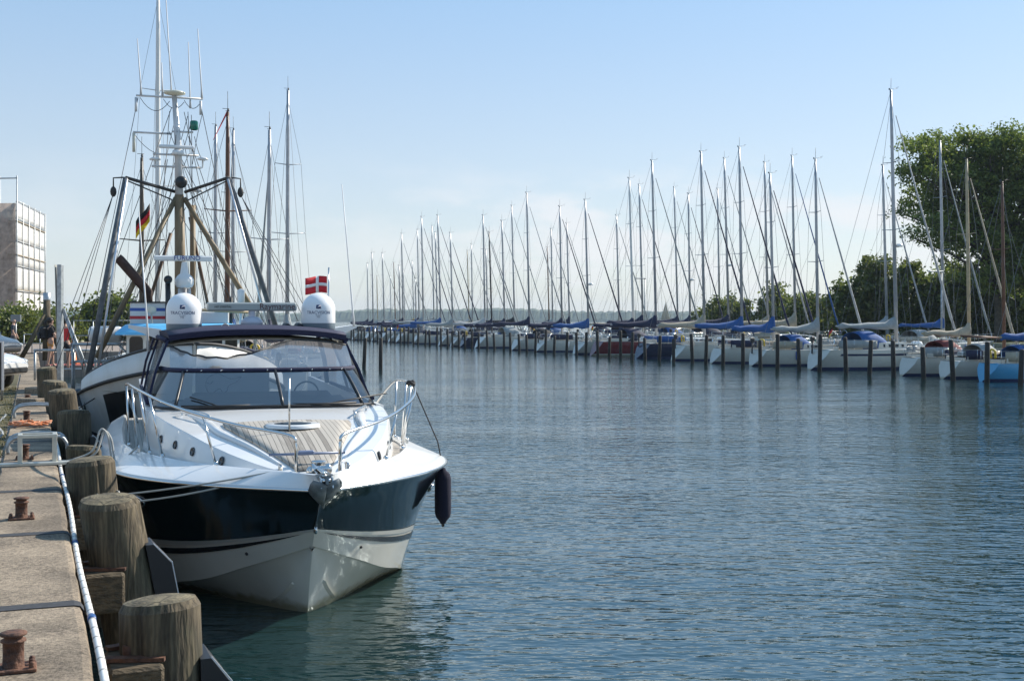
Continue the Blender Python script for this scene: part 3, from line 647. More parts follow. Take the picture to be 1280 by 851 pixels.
# windlass and bow roller
wl = MB().lathe([(.09, 0), (.085, .03), (.05, .05), (.045, .08), (.07, .10), (.07, .12), (.001, .125)], (.03, .52, 1.50), 18)
wl.lathe([(.05, -.09), (.055, -.07), (.03, -.04), (.03, .04), (.055, .07), (.05, .09)], (.02, .33, 1.56), 16, 'x', caps=True)
wl.ball((-.06, .42, 1.53), (.05, .06, .05)).ball((.10, .40, 1.54), (.045, .05, .055)).build('windlass', steel, yacht)
br_ = MB()
for s in (1, -1): br_.slab([(s*.055, .45, 1.45), (s*.055, -.16, 1.44), (s*.055, -.14, 1.53), (s*.055, .45, 1.57)], .01)
br_.lathe([(.03, -.05), (.018, 0), (.03, .05)], (0, -.11, 1.50), 12, 'x', caps=True).tube([(0, .3, 1.545), (0, -.05, 1.53)], .02, 6)
for i in range(12): br_.ball((.012*(-1)**i, .30-.032*i, 1.565), (.018, .024, .014), 6, 4)
br_.build('bow_roller', steel, yacht)
cr_ = MB().tube([(-.42, .80, 1.66), (.34, .80, 1.66)], .014, 6).box((-.05, .80, 1.67), (.16, .06, .045), bev=.01).build('boat_hook', mat('blue_grey_paint', (.18, .22, .33), .4), yacht)
# plough anchor
an = empty('anchor', (0, -.02+.02, 1.42*.2+.06)); an.scale = (.8, .8, .8); an.parent = yacht
galvd = mat('dull_galvanised', (.16, .18, .19), .55, .5, var=.3, vscale=8)
for s in (1, -1):
    rows = [[Vector((0, -.20, 1.405)), Vector((s*.085, -.215, 1.455)), Vector((s*.15, -.19, 1.475)), Vector((s*.185, -.15, 1.42))],
            [Vector((0, -.17, 1.32)), Vector((s*.09, -.17, 1.345)), Vector((s*.165, -.13, 1.36)), Vector((s*.195, -.08, 1.35))],
            [Vector((0, -.08, 1.22)), Vector((s*.07, -.07, 1.235)), Vector((s*.12, -.03, 1.255)), Vector((s*.15, .02, 1.28))],
            [Vector((0, .05, 1.15)), Vector((s*.02, .05, 1.155)), Vector((s*.04, .06, 1.16)), Vector((s*.06, .07, 1.18))]]
    MB().sheet(rows, .014).build('anchor_fluke', galvd, an)
MB().box((0, -.10, 1.44), (.03, .30, .10), Matrix.Rotation(R(-12), 3, 'X')).tube([(0, -.2, 1.41), (0, .10, 1.10)], .02, 6).build('anchor_shank', galvd, an)
MB().tube([(0, .57, .965), (0, .50, .965), (0, .50, .915), (0, .60, .915)], .016, 8).build('bow_eye', steel, yacht)
for s, i, t_ in ((-1, 17, .55), (1, 17, .55), (1, 40, .35)):
    p = b_[i].lerp(c_[i], t_); p = p if s > 0 else mir(p); MB().ball(p, (.02, .02, .018), 8, 6).build('drain_fitting', _M['dark_interior'], yacht)
# oval portholes in the topside
def hull_pt(i, t): return flare(g_[i], b_[i], t, i)
for s, i in ((1, 31), (-1, 29)):
    p = hull_pt(i, .42); n = (hull_pt(i+1, .42)-hull_pt(i-1, .42)).cross(hull_pt(i, .5)-hull_pt(i, .34)).normalized()
    if n.x < 0: n = -n
    tx = (hull_pt(i+1, .42)-hull_pt(i-1, .42)).normalized(); ty = n.cross(tx)
    fr = []; gl = []
    for k in range(25):
        a = 2*math.pi*k/24; q = p+n*.008+tx*.20*math.cos(a)+ty*.065*math.sin(a); fr.append(q if s > 0 else mir(q))
    po = MB().tube(fr, .014, 6).build('porthole', steel, yacht)
    MB().add([q for q in fr[:-1]], [tuple(range(24))]).build('porthole_glass', _M['smoked_acrylic'], po)
# fender hung on the far side
yf = yw(1.93, 2.95, .06)
fen = empty('fender', tuple(yf), R(18), 'navy covered fender hanging on a black line from the yacht rail', 'fender')
MB().lathe([(.001, .44), (.03, .45), (.045, .48), (.085, .53), (.10, .58), (.102, .8), (.10, 1.0), (.085, 1.06), (.04, 1.10), (.03, 1.13), (.001, 1.14)], (0, 0, 0), 20).build('fender_sock', mat('navy_fleece', (.010, .010, .028), .95, bump=.6, bscale=120), fen)
MB().lathe([(.035, -.012), (.035, .012)], (0, 0, .445), 10, 'x', caps=True).build('fender_eye', rubber, fen)
MB().tube([(0, 0, 1.12), (-.06, .02, 1.45), (-.36, .1, 2.17)], .008, 6).tube([(-.38+.04*math.cos(a), .1+.04*math.sin(a), 2.17+.02*math.sin(2*a)) for a in [k*.7 for k in range(10)]], .022, 6).build('fender_line', blackrope, fen)
# ------------------------------------------------------------------ pilings and quay fittings
PIL = [(200, 748, 7.0, .235, .03, 'nearest thick oak piling with a cracked flat top beside the white pipe'),
       (135, 622, 9.4, .235, .19, 'leaning oak piling with swirling grain just behind the nearest one'),
       (112, 573, 11.9, .235, .09, 'third oak piling from the camera, where the yacht mooring lines end'),
       (104, 557, 14.3, .20, .05, 'low rounded piling with a white rope loop around it'),
       (92, 513, 16.8, .225, .05, 'upright split oak piling before the fishing boat hull with its dark square'),
       (77, 487, 19.2, .22, .12, 'greenish piling between the split piling and the far pair'),
       (68, 476, 21.6, .215, .15, 'dark leaning piling ringed with weed near the guard rail'),
       (58, 459, 24.2, .19, .05, 'farthest piling on the quay, mossy and below the steel guard rail')]
platem = mat('dark_fender_plastic', (.014, .014, .016), .45)
def _endgrain():
    m = mat('end_grain', (.07, .058, .036), .9, col2=(.20, .165, .10), vscale=9, bump=.6, bscale=30)
    nt = m.node_tree; N = nt.nodes; L = nt.links; b = N['Principled BSDF']; src = b.inputs['Base Color'].links[0].from_socket
    tc = N.new('ShaderNodeTexCoord'); w = N.new('ShaderNodeTexWave'); w.wave_type = 'RINGS'; w.rings_direction = 'Z'; w.inputs['Scale'].default_value = 14; w.inputs['Distortion'].default_value = 2.5; w.inputs['Detail'].default_value = 3
    L.new(tc.outputs['Object'], w.inputs['Vector'])
    vo = N.new('ShaderNodeTexVoronoi'); vo.feature = 'DISTANCE_TO_EDGE'; vo.inputs['Scale'].default_value = 5; L.new(tc.outputs['Object'], vo.inputs['Vector'])
    c = N.new('ShaderNodeMapRange'); c.inputs[1].default_value = .0; c.inputs[2].default_value = .045; c.inputs[3].default_value = .25; L.new(vo.outputs['Distance'], c.inputs[0])
    r = N.new('ShaderNodeMapRange'); r.inputs[3].default_value = .75; r.inputs[4].default_value = 1.15; L.new(w.outputs['Fac'], r.inputs[0])
    k = N.new('ShaderNodeMath'); k.operation = 'MULTIPLY'; L.new(c.outputs[0], k.inputs[0]); L.new(r.outputs[0], k.inputs[1])
    v = N.new('ShaderNodeVectorMath'); v.operation = 'SCALE'; L.new(src, v.inputs[0]); L.new(k.outputs[0], v.inputs['Scale']); L.new(v.outputs[0], b.inputs['Base Color']); return m
endgrain = _endgrain()
PT = []
for i, (px, py, Y, r, lean, lab) in enumerate(PIL):
    top = at(px, py, Y); PT.append(top); rr = random.Random(i+5)
    t = empty('wooden_piling', (top.x, top.y, 0), 0, lab, 'piling', 'oak pilings along the quay')
    lv = NQ*lean
    rings = []; ph = [rr.random()*6 for _ in range(4)]
    split = rr.random()*6
    zs = [top.z+.012, top.z+.008, top.z-.006, top.z-.05, top.z-.25, top.z-.6, top.z-1.1, .3, -.4, -1.5]
    fr = [.0, .6, .88, .992, 1.0, 1.02, 1.03, 1.04, 1.05, 1.05]
    n = 64
    for z, f in zip(zs, fr):
        ring = []
        for k in range(n):
            a = 2*math.pi*k/n
            q = 1+.014*math.sin(a*2+ph[0])+.008*math.sin(a*5+ph[1])+.005*math.sin(a*11+ph[2]+z*2)
            crack = math.exp(-((math.sin((a-split)/2))*22)**2)*.11+math.exp(-((math.sin((a-split-2.2)/2))*26)**2)*.09
            rad = r*f*(q-crack*(1 if f > .3 else 0)); tilt = .022*math.cos(a-ph[3])*f if z > top.z-.1 else 0
            c = lv*(top.z-z)*1.0
            ring.append((c.x+rad*math.cos(a), c.y+rad*math.sin(a), z+tilt))
        rings.append(ring)
    MB().loft(rings[2:4], True, False, False).loft(rings[3:], True, False, True).build('timber', wood_old, t)
    MB().loft(rings[:3], True, False, False).build('end_grain', endgrain, t)
    # end grain checks on the top
    # plastic fender slab on the channel side, its top chamfered
    if i < 6:
        zt = top.z-(.33 if i == 0 else .36); o0 = r*.85; o1 = r+.13; wd = .17
        def fp(o_, s_, z): return tuple(NQ*(o_+lean*(top.z-z)*1.0)+DQ*s_+Vector((0, 0, z)))
        prof_ = [(o0, zt), (o0+.06, zt+.0), (o1, zt-.15), (o1, -.8), (o0, -.8)]
        m_ = MB().loft([[fp(o_, s_, z) for o_, z in prof_] for s_ in (-wd, -wd+.015, wd-.015, wd)], True, True)
        m_.build('fender_slab', platem, t)
        MB().loft([[fp(o_, s_, z) for o_, z in ((o0+.058, zt+.004), (o1+.004, zt-.148), (o1+.004, zt-.85), (o1+.010, zt-.85), (o1+.012, zt-.142), (o0+.062, zt+.014))] for s_ in (-wd-.004, -wd+.012)], True, True).build('slab_edge', mat('painted_lit_edge', (.55, .56, .57), .5), t)  # bevel edge coloured bright, sunlight on it put into the colour
    # timber waler and its rusty strap back to the quay wall
    base = top+lv*(top.z-.95)
    c = Vector((base.x, base.y, .93))-NQ*.17 - DQ*.0
    if i < 4:
        MB().box(c-DQ*.12, (.30, .46, .30), math.atan2(NQ.y, NQ.x), bev=.02).build('waler_block', mat('waler_timber', (.045, .034, .02), .85, col2=(.13, .095, .055), vscale=7, stretch=(1, 5, 5), bump=1, bscale=12), t).location = (-top.x, -top.y, 0)
        MB().box(c+Vector((0, 0, .165))-DQ*.20, (.34, .07, .022), math.atan2(NQ.y, NQ.x)-.3).lathe([(.035, 0), (.035, .05), (.001, .05)], c+Vector((.02, -.12, .172)), 6).box(c+Vector((0, 0, .165))+DQ*.12, (.28, .06, .02), math.atan2(NQ.y, NQ.x)+.25).build('iron_strap', rust, t).location = (-top.x, -top.y, 0)

# mooring bollards bolted to the coping
for i, (Y, lab) in enumerate(((5.8, 'rusty double flanged bollard nearest the camera, six bolts in its plate'), (10.1, 'small rusty bollard on the coping beside the leaning piling'), (14.35, 'rusty bollard standing inside the aluminium ladder handle'), (19.6, 'rusty bollard beside the heap of orange rope'), (23.8, 'dark stubby bollard farthest along the coping'))):
    p = qp(Y, -.36)
    t = empty('bollard', tuple(p), R(21.8), lab, 'bollard', 'bollards on the coping')
    MB().lathe([(.056, .0), (.049, .012), (.047, .06), (.048, .115), (.058, .12), (.058, .128), (.042, .135), (.042, .145), (.060, .150), (.062, .160), (.045, .166), (.001, .166)], (0, 0, .016), 20).build('post', rust, t)
    MB().box((0, 0, .009), (.205, .16, .018), bev=.004).build('base_plate', rust, t)
    for bx in (-.082, .082):
        for by in (-.055, 0, .055):
            MB().lathe([(.014, 0), (.014, .02), (.009, .026), (.001, .027)], (bx, by, .018), 6).build('bolt', rust, t)
# white plastic pipe clipped under the lip
pp = empty('service_pipe', tuple(qp(4.3, .03, ZQ-.04)), 0, 'thin white plastic pipe with blue collars running along the coping edge', 'pipe')
o0 = qp(4.3, .03, ZQ-.04)
pts = [qp(Y, .03+.008*math.sin(Y*1.3), ZQ-.035-.008*math.sin(Y*.9))-o0 for Y in [4.3+.4*i for i in range(34)]]
pvc = mat('white_pvc', (.74, .73, .69), .45, col2=(.58, .55, .49), vscale=7, contrast=(.5, .75))
MB().tube(pts, .020, 10).build('pipe', pvc, pp)
cl = MB()
for k in range(60):
    f = 2+k*.5; i = int(f)
    if i < 32: 
        q = pts[i].lerp(pts[i+1], f-i)
        MB().tube([q-DQ*.009, q+DQ*.009], .0222, 10).build('pipe_joint', mat('pvc_joint', (.45, .43, .40), .6), pp) if k % 1 == 0 else None
for Y in (6.75, 9.1, 12.9):
    q = qp(Y, .03+.008*math.sin(Y*1.3), ZQ-.035-.008*math.sin(Y*.9))-o0; MB().tube([q-DQ*.05, q+DQ*.05], .0245, 12).build('collar', mat('blue_collar', (.03, .09, .25), .4), pp)
# aluminium ladder handle
lh = empty('quay_ladder', tuple(qp(13.75, -.22)), R(-21.8)*-1, 'boxy bare aluminium ladder handle bolted across the coping', 'ladder')
almat = mat('bare_aluminium', (.55, .53, .46), .45, .6, var=.12, vscale=6)
for d in (0, .26):
    for x in (-.185, .185): MB().box((x, d, .16), (.05, .035, .32), bev=.005).build('upright', almat, lh)
    MB().box((0, d, .328), (.425, .036, .04), bev=.005).build('top_bar', almat, lh)
for x in (-.185, .185): MB().box((x, .13, .33), (.048, .22, .036), bev=.004).build('top_bar', almat, lh)
MB().box((.06, -.04, .02), (.95, .12, .036), bev=.006).build('base_bar', almat, lh)
for Y, lab in ((15.2, 'bent grey tube ladder grip behind the aluminium handle'), (20.6, 'bent dark ladder grip beyond the orange rope')):
    g = empty('ladder_grip', tuple(qp(Y, -.3)), R(21.8), lab, 'ladder grip', 'ladder grips on the coping')
    for y in (-.22, .22):
        MB().tube(smooth_curve([(-.25, y, 0), (-.25, y, .12), (-.14, y, .2), (.2, y, .21), (.42, y, .12), (.46, y, -.4)], 5), .022, 8).build('grip_tube', galv, g)
# heap of orange rope
ro = MB(); rr = random.Random(4); base = qp(18.6, -.32, ZQ+.02); pts = []
for k in range(90):
    a = k*.55; pts.append(base+NQ*(.27*math.cos(a)*(.5+.5*rr.random())+.06*math.sin(k*.17))+DQ*(.18*math.sin(a)*(.5+.5*rr.random()))+Vector((0, 0, .02+.055*rr.random())))
tag(ro.tube(smooth_curve(pts, 3), .013, 6).build('orange_rope', mat('orange_line', (.62, .16, .035), .8, col2=(.5, .3, .2), vscale=25)), 'loose heap of orange rope lying across the coping', 'rope')
# mooring lines of the yacht
c3 = PT[2]
for k, (z_, sag, lab) in enumerate(((1.16, .02, 'upper grey mooring line from the yacht bow to the third piling'), (1.08, .05, 'lower grey mooring line from the yacht bow to the third piling'))):
    a = Vector(yw(-.33, .50, deckz(.5)+.06)); b = c3+NQ*.26-DQ*.20; b.z = z_+.12
    mid = [a.lerp(b, t)+Vector((0, 0, -sag*4*t*(1-t))) for t in [i/12 for i in range(13)]]
    m_ = MB().tube(mid, .0095, 6); m_.tube([b+Vector((.24*(math.cos(x)-1)*.5-.12*0, .24*math.sin(x)*.5, .03*math.sin(x*2))) for x in [i*.5 for i in range(13)]], .0095, 6)
    tag(m_.build('mooring_line', mat('grey_line_rope', (.34, .33, .30), .8)), lab, 'mooring line')
c4 = PT[3]; a = Vector(yw(-1.64, 3.6, gz(3.6)+.2)); b = c4+Vector((.0, -.05, -.16))
lp = smooth_curve([b+Vector((-.2, -.1, 0)), b+Vector((-.05, -.2, .02)), b+Vector((.17, -.12, .12)), b+Vector((.24, -.05, .36)), b+Vector((.33, -.05, .28)), b.lerp(a, .6)+Vector((0, 0, -.15)), a], 6)
m_ = MB().tube(lp, .012, 6).tube([p+Vector((.03, .02, -.03)) for p in lp], .012, 6)
tag(m_.build('mooring_loop', ropem), 'white looped mooring rope over the low rounded piling', 'mooring rope')
# information board at the left edge
ib = empty('information_board', (-10.62, 25.0, ZQ-.03), R(-6), 'dark information board with a pale edge at the left of the quay', 'board')
MB().box((-.35, 0, .72), (.70, .04, .98), bev=.006).build('panel', mat('board_dark', (.018, .02, .022), .35), ib)
MB().box((.013, 0, .72), (.026, .06, 1.0)).box((-.35, 0, 1.225), (.75, .06, .026)).build('frame', alu, ib)
for x in (-.65, -.03): MB().tube([(x, .045, 0), (x, .045, .7)], .025, 8).build('leg', galv, ib)
MB().box((-.2, -.023, .78), (.16, .004, .5)).build('printed_sheet', mat('faded_print', (.09, .10, .10), .5, col2=(.22, .22, .21), vscale=30, stretch=(1, 1, 6)), ib)
# chain along the verge
ch = MB()
for k in range(70):
    p = qp(14.5+k*.075, -.72+.05*math.sin(k*.2), ZQ+.12-.1*math.sin(math.pi*k/69)); ch.tube([p+DQ*.035*math.cos(a)+(NQ if k % 2 else Vector((0, 0, 1)))*.018*math.sin(a) for a in [i*math.pi/4 for i in range(9)]], .006, 4, False)
tag(ch.build('chain', galv), 'dark chain lying in the verge beside the coping', 'chain')
# ------------------------------------------------------------------ the fishing boat
fb = empty('fishing_boat', (-6.35, 24.0, 0), R(18), 'white fishing boat with blue wheelhouse roof and raised derricks behind the motor yacht', 'fishing boat')
FM = Matrix.Translation((-6.35, 24, 0)) @ Matrix.Rotation(R(18), 4, 'Z'); FMi = FM.inverted()
def fl_(px, py, Y): return FMi @ at(px, py, Y)
S_ = [(.03, .0, 2.02), (.5, .25, 2.0), (1.05, .75, 1.9), (1.65, 1.7, 1.72), (2.1, 3.0, 1.5), (2.32, 4.6, 1.32), (2.4, 7, 1.2), (2.3, 10.5, 1.2), (1.7, 13.5, 1.35)]
W_ = [(.03, .9, .45), (.4, 1.15, .45), (.85, 1.6, .45), (1.4, 2.4, .45), (1.85, 3.6, .45), (2.12, 5, .45), (2.25, 7, .45), (2.15, 10.5, .45), (1.4, 13.2, .45)]
D_ = [(.03, 1.1, -.4), (.3, 1.35, -.4), (.7, 1.9, -.4), (1.2, 2.7, -.4), (1.65, 3.8, -.4), (1.95, 5.2, -.4), (2.1, 7, -.4), (1.95, 10.5, -.4), (1.1, 13, -.4)]
s_, w_, d_ = [smooth_curve(p, 6) for p in (S_, W_, D_)]
fwh = mat('fishing_white', (.68, .67, .64), .5, col2=(.56, .53, .47), vscale=1.6, stretch=(1, 1, .35), contrast=(.45, .8))
both([[a.lerp(b, t)+Vector((-.10*math.sin(math.pi*t)*max(0, 1-i/25), 0, 0)) if a.x > .3 else a.lerp(b, t) for t in (0, .25, .5, .75, 1)] for i, (a, b) in enumerate(zip(s_, w_))]).build('hull', fwh, fb)
both([[b+Vector((.006, -.006, .22)), b+Vector((.006, -.006, .08))] for b in w_]).build('red_band', mat('red_boot', (.32, .03, .035), .5), fb)
both([[b, b.lerp(d, .5), d] for b, d in zip(w_, d_)]).build('bottom', mat('blue_black_bottom', (.016, .018, .03), .5), fb)
upper = [(p, Vector((p.x*.985+.02, p.y-.10*max(0, 1-p.y/4), p.z+.50-.06*p.y))) for p in s_ if p.y < 4.2]
both([[a, b, b-Vector((.07, 0, 0)), a-Vector((.07, 0, 0))] for a, b in upper]).build('bow_bulwark', fwh, fb)
capm = mat('tarred_rail', (.03, .028, .026), .6)
for s in (1, -1):
    MB().tube([(s*(p.x+.01), p.y-.01, p.z) for p in s_], .04, 6).build('rubbing_strake', capm, fb)
    MB().tube([(s*(b.x-.03), b.y, b.z+.01) for a, b in upper], .035, 6).build('cap_rail', capm, fb)
    # black hatch patch on each bow flank
    rows = []
    for i in (14, 15, 16, 17, 18, 19, 20):
        a, b = s_[i], w_[i]; rows.append([(lambda q: q if s > 0 else mir(q))(a.lerp(b, t)+Vector((-.10*math.sin(math.pi*t)*max(0, 1-i/25)+.012, -.012, 0))) for t in (.2, .4, .6, .8)])
    MB().loft(rows, False).build('black_patch', mat('flat_black', (.012, .012, .013), .6), fb)
dk = [[Vector((x*lerp_curve([(p.y, p.x) for p in s_], u)[0], u, (1.5 if u < 4 else .95))) for x in (-.97, 0, .97)] for u in [.6+.5*i for i in range(26)]]
MB().loft(dk, False).build('deck', mat('deck_grey_green', (.10, .13, .12), .8, var=.3, vscale=4), fb)
# wheelhouse
wh_ = empty('wheelhouse', (0, 0, 0)); wh_.parent = fb
def wring(z, k=0): return [Vector(p) for p in [(-1.28-k, 4.35-k, z), (-.85, 4.0-k, z), (.85, 4.0-k, z), (1.28+k, 4.35-k, z), (1.28+k, 7.6+k, z), (-1.28-k, 7.6+k, z)]]
MB().loft([wring(.9), wring(2.72)], True, True).build('house_wall', fwh, wh_)
blue = mat('sky_blue_paint', (.12, .44, .72), .45, var=.06, vscale=3)
MB().loft([wring(2.66, .26), wring(2.72, .24), wring(2.88, .02), wring(2.92, -.2)], True, True).build('blue_roof', blue, wh_)
wg = mat('wheelhouse_glass', (.014, .016, .018), .08)
def rrect(cx, cz, w, h, r=.09, n=4):
    out = []
    for (sx, sz, a0) in ((1, 1, 0), (-1, 1, 90), (-1, -1, 180), (1, -1, 270)):
        for k in range(n+1):
            a = R(a0+90*k/n); out.append((cx+sx*(w/2-r)+r*math.cos(a), cz+sz*(h/2-r)+r*math.sin(a)))
    return out
for cx, w2 in ((-.52, .62), (.52, .62)):
    o_ = MB().loft([[(x, 3.985, z) for x, z in rrect(cx, 2.36, w2, .52)], [(x, 4.02, z) for x, z in rrect(cx, 2.36, w2, .52)]], True, True).build('window', wg, wh_)
    rp = [(x, 3.982, z) for x, z in rrect(cx, 2.36, w2, .52)]; MB().tube(rp+rp[:1], .02, 5).build('window_rubber', rubber, o_)
for s in (1, -1):
    dv = (Vector((s*1.28, 4.35, 0))-Vector((s*.85, 4.0, 0))); L_ = dv.length; dv.normalize(); nn = Vector((s*dv.y*s, -dv.x*s*s, 0)); nn = Vector((dv.y, -dv.x, 0))*(1 if s > 0 else -1)
    pr = [Vector((s*.85, 4.0, 0))+dv*(L_/2+x)+nn*.012+Vector((0, 0, z)) for x, z in rrect(0, 2.36, .38, .52)]
    MB().add(pr, [tuple(range(len(pr)))]).build('window', wg, wh_)
    for y in (5.2, 6.4):
        MB().loft([[(s*1.288, y+x, z) for x, z in rrect(0, 2.36, .8, .5)], [(s*1.26, y+x, z) for x, z in rrect(0, 2.36, .8, .5)]], True, True).build('window', wg, wh_)
# funnel casing with stripes
MB().box((-.62, 5.6, 3.16), (1.15, 1.2, .52), bev=.02).build('funnel_casing', fwh, wh_)
MB().box((-.62, 5.6, 3.425), (1.22, 1.28, .03)).build('casing_lid', capm, wh_)
MB().box((-.62, 5.6, 3.25), (1.156, 1.206, .075)).build('blue_stripe', mat('stripe_blue', (.03, .09, .33), .5), wh_)
MB().box((-.62, 5.6, 3.06), (1.156, 1.206, .075)).build('red_stripe', mat('stripe_red', (.50, .03, .035), .5), wh_)
rb = MB().box((-.02, 4.93, 3.20), (.30, .05, .42), bev=.01).build('red_board', mat('board_red', (.55, .025, .03), .5), wh_)
text_mesh('HOI', .15, 'lettering', white, rb, lambda c: Vector((-.02+c.x, 4.902-c.z, 3.31+c.y)), .001)
MB().box((.55, 5.7, 3.06), (1.1, 1.2, .30), bev=.03).build('roof_locker', mat('locker_white', (.66, .65, .63), .5), wh_)
MB().tube([(-.2, 4.9, 3.27), (1.7, 4.9, 3.18)], .035, 6).build('spare_spar', mat('tan_spar', (.40, .30, .17), .6), wh_)
ob = MB().lathe([(.16, -.04), (.20, -.02), (.20, .02), (.16, .04), (.16, -.04)], (.22, 4.7, 3.14), 18, 'y').build('lifebuoy', mat('buoy_orange', (.72, .12, .03), .6), wh_)
# rusty exhaust
MB().tube([(-.78, 5.75, 3.42), (-.78, 5.75, 3.68), (-.84, 5.75, 3.76), (-1.42, 5.75, 4.45), (-1.48, 5.75, 4.50)], .115, 14).build('exhaust_pipe', mat('exhaust_rust', (.035, .018, .014), .75, col2=(.075, .036, .026), vscale=5), fb)
MB().lathe([(.02, 0), (.02, .25), (.09, .27), (.11, .33), (.10, .40), (.05, .43), (.001, .44)], (-.72, 4.55, 2.9), 12).build('mushroom_vent', mat('cream_vent', (.58, .55, .45), .5), fb)
MB().lathe([(.04, 0), (.04, .5), (.09, .5), (.09, .82), (.03, .86), (.001, .86)], (1.38, 5.1, 2.9), 12).build('deck_light', gel, fb)
MB().tube([(1.15, 5.2, 2.9), (1.15, 5.2, 3.55)], .04, 8).build('vent_pipe', capm, fb)
for x, z in ((-.35, .18),): MB().tube([(x, 4.6, 2.9), (x, 4.6, 3.9)], .06, 8).lathe([(.09, -.1), (.10, 0), (.09, .08), (.001, .08)], (x, 4.5, 3.95), 12, 'y').build('deck_lamp', mat('lamp_black', (.02, .02, .02), .4), fb)
# mast
tan = mat('tan_mast_paint', (.19, .14, .08), .6, var=.3, vscale=3, stretch=(1, 1, .3))
mst = empty('mast', (0, 6.3, 0)); mst.parent = fb
MB().tube([(0, 0, 2.8), (0, 0, 4.5), (-.02, 0, 6.12)], [.135, .13, .115], 14).build('lower_mast', tan, mst)
gw = mat('grey_white_mast', (.58, .58, .58), .45, .1, var=.1, vscale=4)
MB().tube([(-.02, 0, 6.1), (-.05, 0, 7.4), (-.14, 0, 8.62)], [.105, .085, .06], 12).build('upper_mast', gw, mst)
MB().tube([(.32, .25, 2.9), (.32, .25, 5.9)], .07, 8).build('rear_post', tan, mst)
for z, x0, x1 in ((8.55, -.95, .65), (7.70, -.1, .42), (7.64, -1.02, -.1), (7.12, -.55, .55), (6.82, -.58, .62)):
    MB().tube([(x0-.1, 0, z), (x1-.1, 0, z)], .026, 8).build('cross_tree', gw, mst)
MB().lathe([(.001, .07), (.15, .05), (.26, .02), (.26, -.02), (.15, -.05), (.001, -.06)], (-.13, 0, 8.66), 18).build('gps_disc', mat('cream_plastic', (.68, .64, .50), .4), mst)
MB().box((-.09, -.12, 7.30), (.86, .10, .09), bev=.03).lathe([(.16, -.12), (.13, .0)], (-.05, -.1, 7.22), 14, caps=True).build('scanner', gel, mst)
MB().lathe([(.08, -.1), (.1, -.08), (.1, .1), (.08, .13), (.001, .13)], (.34, 0, 7.86), 12).build('green_lamp', mat('green_lens', (.01, .14, .10), .2), mst)
for x, z in ((.55, 7.0), (-.6, 6.95), (.42, 6.2)):
    MB().lathe([(.02, -.18), (.02, 0), (.13, .02), (.14, .05), (.06, .09), (.001, .1)], (x, 0, z), 12).build('antenna_head', gel, mst)
MB().lathe([(.001, -.1), (.13, -.1), (.15, -.05), (.15, .05), (.10, .12), (.001, .13)], (.02, -.2, 6.42), 14, 'y').build('floodlight', _M['lamp_black'], mst)
for x, z0, z1, dx in ((-.20, 8.6, 11.4, -.16), (-.93, 8.55, 9.95, -.09), (-.42, 8.55, 9.4, -.02), (.25, 8.3, 9.95, -.05), (.53, 8.55, 10.3, -.10)):
    MB().tube([(x, 0, z0), (x+dx*.1, 0, z0+.25), (x+dx, 0, z1)], [.032, .018, .010], 6).build('whip_aerial', mat('aerial_grey', (.5, .5, .5), .5), mst)
for x in (-1.0, .55): MB().tube([(x-.05, 0, 8.5), (x-.05, 0, 8.15)], .032, 8).build('fog_lamp', gw, mst)
MB().tube([(-1.1, 0, 7.62), (-1.1, 0, 7.15)], .036, 8).build('side_lamp', _M['cream_vent'], mst)
# loose cable and halyards on the mast
hb = MB(); rr0 = random.Random(17)
for x0, z0, x1, z1, sg in ((-.95, 8.5, -.25, 8.45, .28), (-.4, 8.5, .1, 8.45, .2), (.1, 8.5, .52, 8.5, .2), (-1.1, 7.6, -.1, 7.2, .25), (.35, 7.6, .6, 7.0, .15), (.55, 8.2, .3, 6.9, -.1)):
    hb.tube([(x0+(x1-x0)*t, .01, z0+(z1-z0)*t-sg*4*t*(1-t)) for t in [i/8 for i in range(9)]], .010, 4)
for x0, z0, x1, z1 in ((-1.0, 8.5, -2.3, 1.8), (-.2, 8.3, -1.9, 3.3), (.5, 8.4, 1.6, 2.9), (.1, 8.2, 1.2, 2.9), (-.25, 8.2, -.6, 3.4), (-.3, 7.0, -.9, 3.2), (.2, 7.6, 1.9, 2.5), (.2, 6.4, 1.4, 3.0)): hb.tube([(x0, 0, z0), (x1, -.3, z1)], .011, 4)
for k in range(16):
    s_x = rr0.choice((-1, 1)); hb.tube([(rr0.uniform(-.3, .3), rr0.uniform(-.1, .1), rr0.uniform(5.6, 8.4)), (s_x*rr0.uniform(.5, 2.3), rr0.uniform(-2.5, 4.5), rr0.uniform(1.2, 2.4))], .010, 4)
hb.build('halyards', mat('dark_wire', (.07, .07, .075), .5), mst)
for s in (1, -1):
    a = Vector((s*.10, 0, 6.05)); b = Vector((-1.95, -.8, 2.1)) if s < 0 else Vector((1.78, -.4, 3.2))
    MB().tube([a, b], [.06, .07], 8).build('tripod_leg', tan if s > 0 else mat('dull_tan_paint', (.17, .13, .075), .6, var=.2, vscale=3), mst)
MB().tube([(-.9, .4, 2.9), (-.2, .5, 5.2)], .045, 7).tube([(.9, 1.0, 2.6), (.25, .3, 5.6)], .04, 7).build('raking_spar', mat('brown_spar', (.10, .055, .03), .6, var=.2, vscale=4), mst)
# german flag on a halyard
fg = MB(); fg2 = MB(); fg3 = MB(); ox = -.72; oz = 5.95
for m_, k in ((fg, 2), (fg2, 1), (fg3, 0)):
    m_.sheet([[(ox-.055*i+.015*math.sin(i), .1+.03*math.sin(i*1.4+k), oz-.5+.15*k-.075*i+d+.012*math.sin(i*1.7)) for d in (0, .152)] for i in range(7)], .006)
g1 = fg.build('flag', mat('flag_black', (.012, .012, .012), .8), mst); fg2.build('red_band', red, g1); fg3.build('gold_band', mat('flag_gold', (.75, .50, .02), .8), g1)
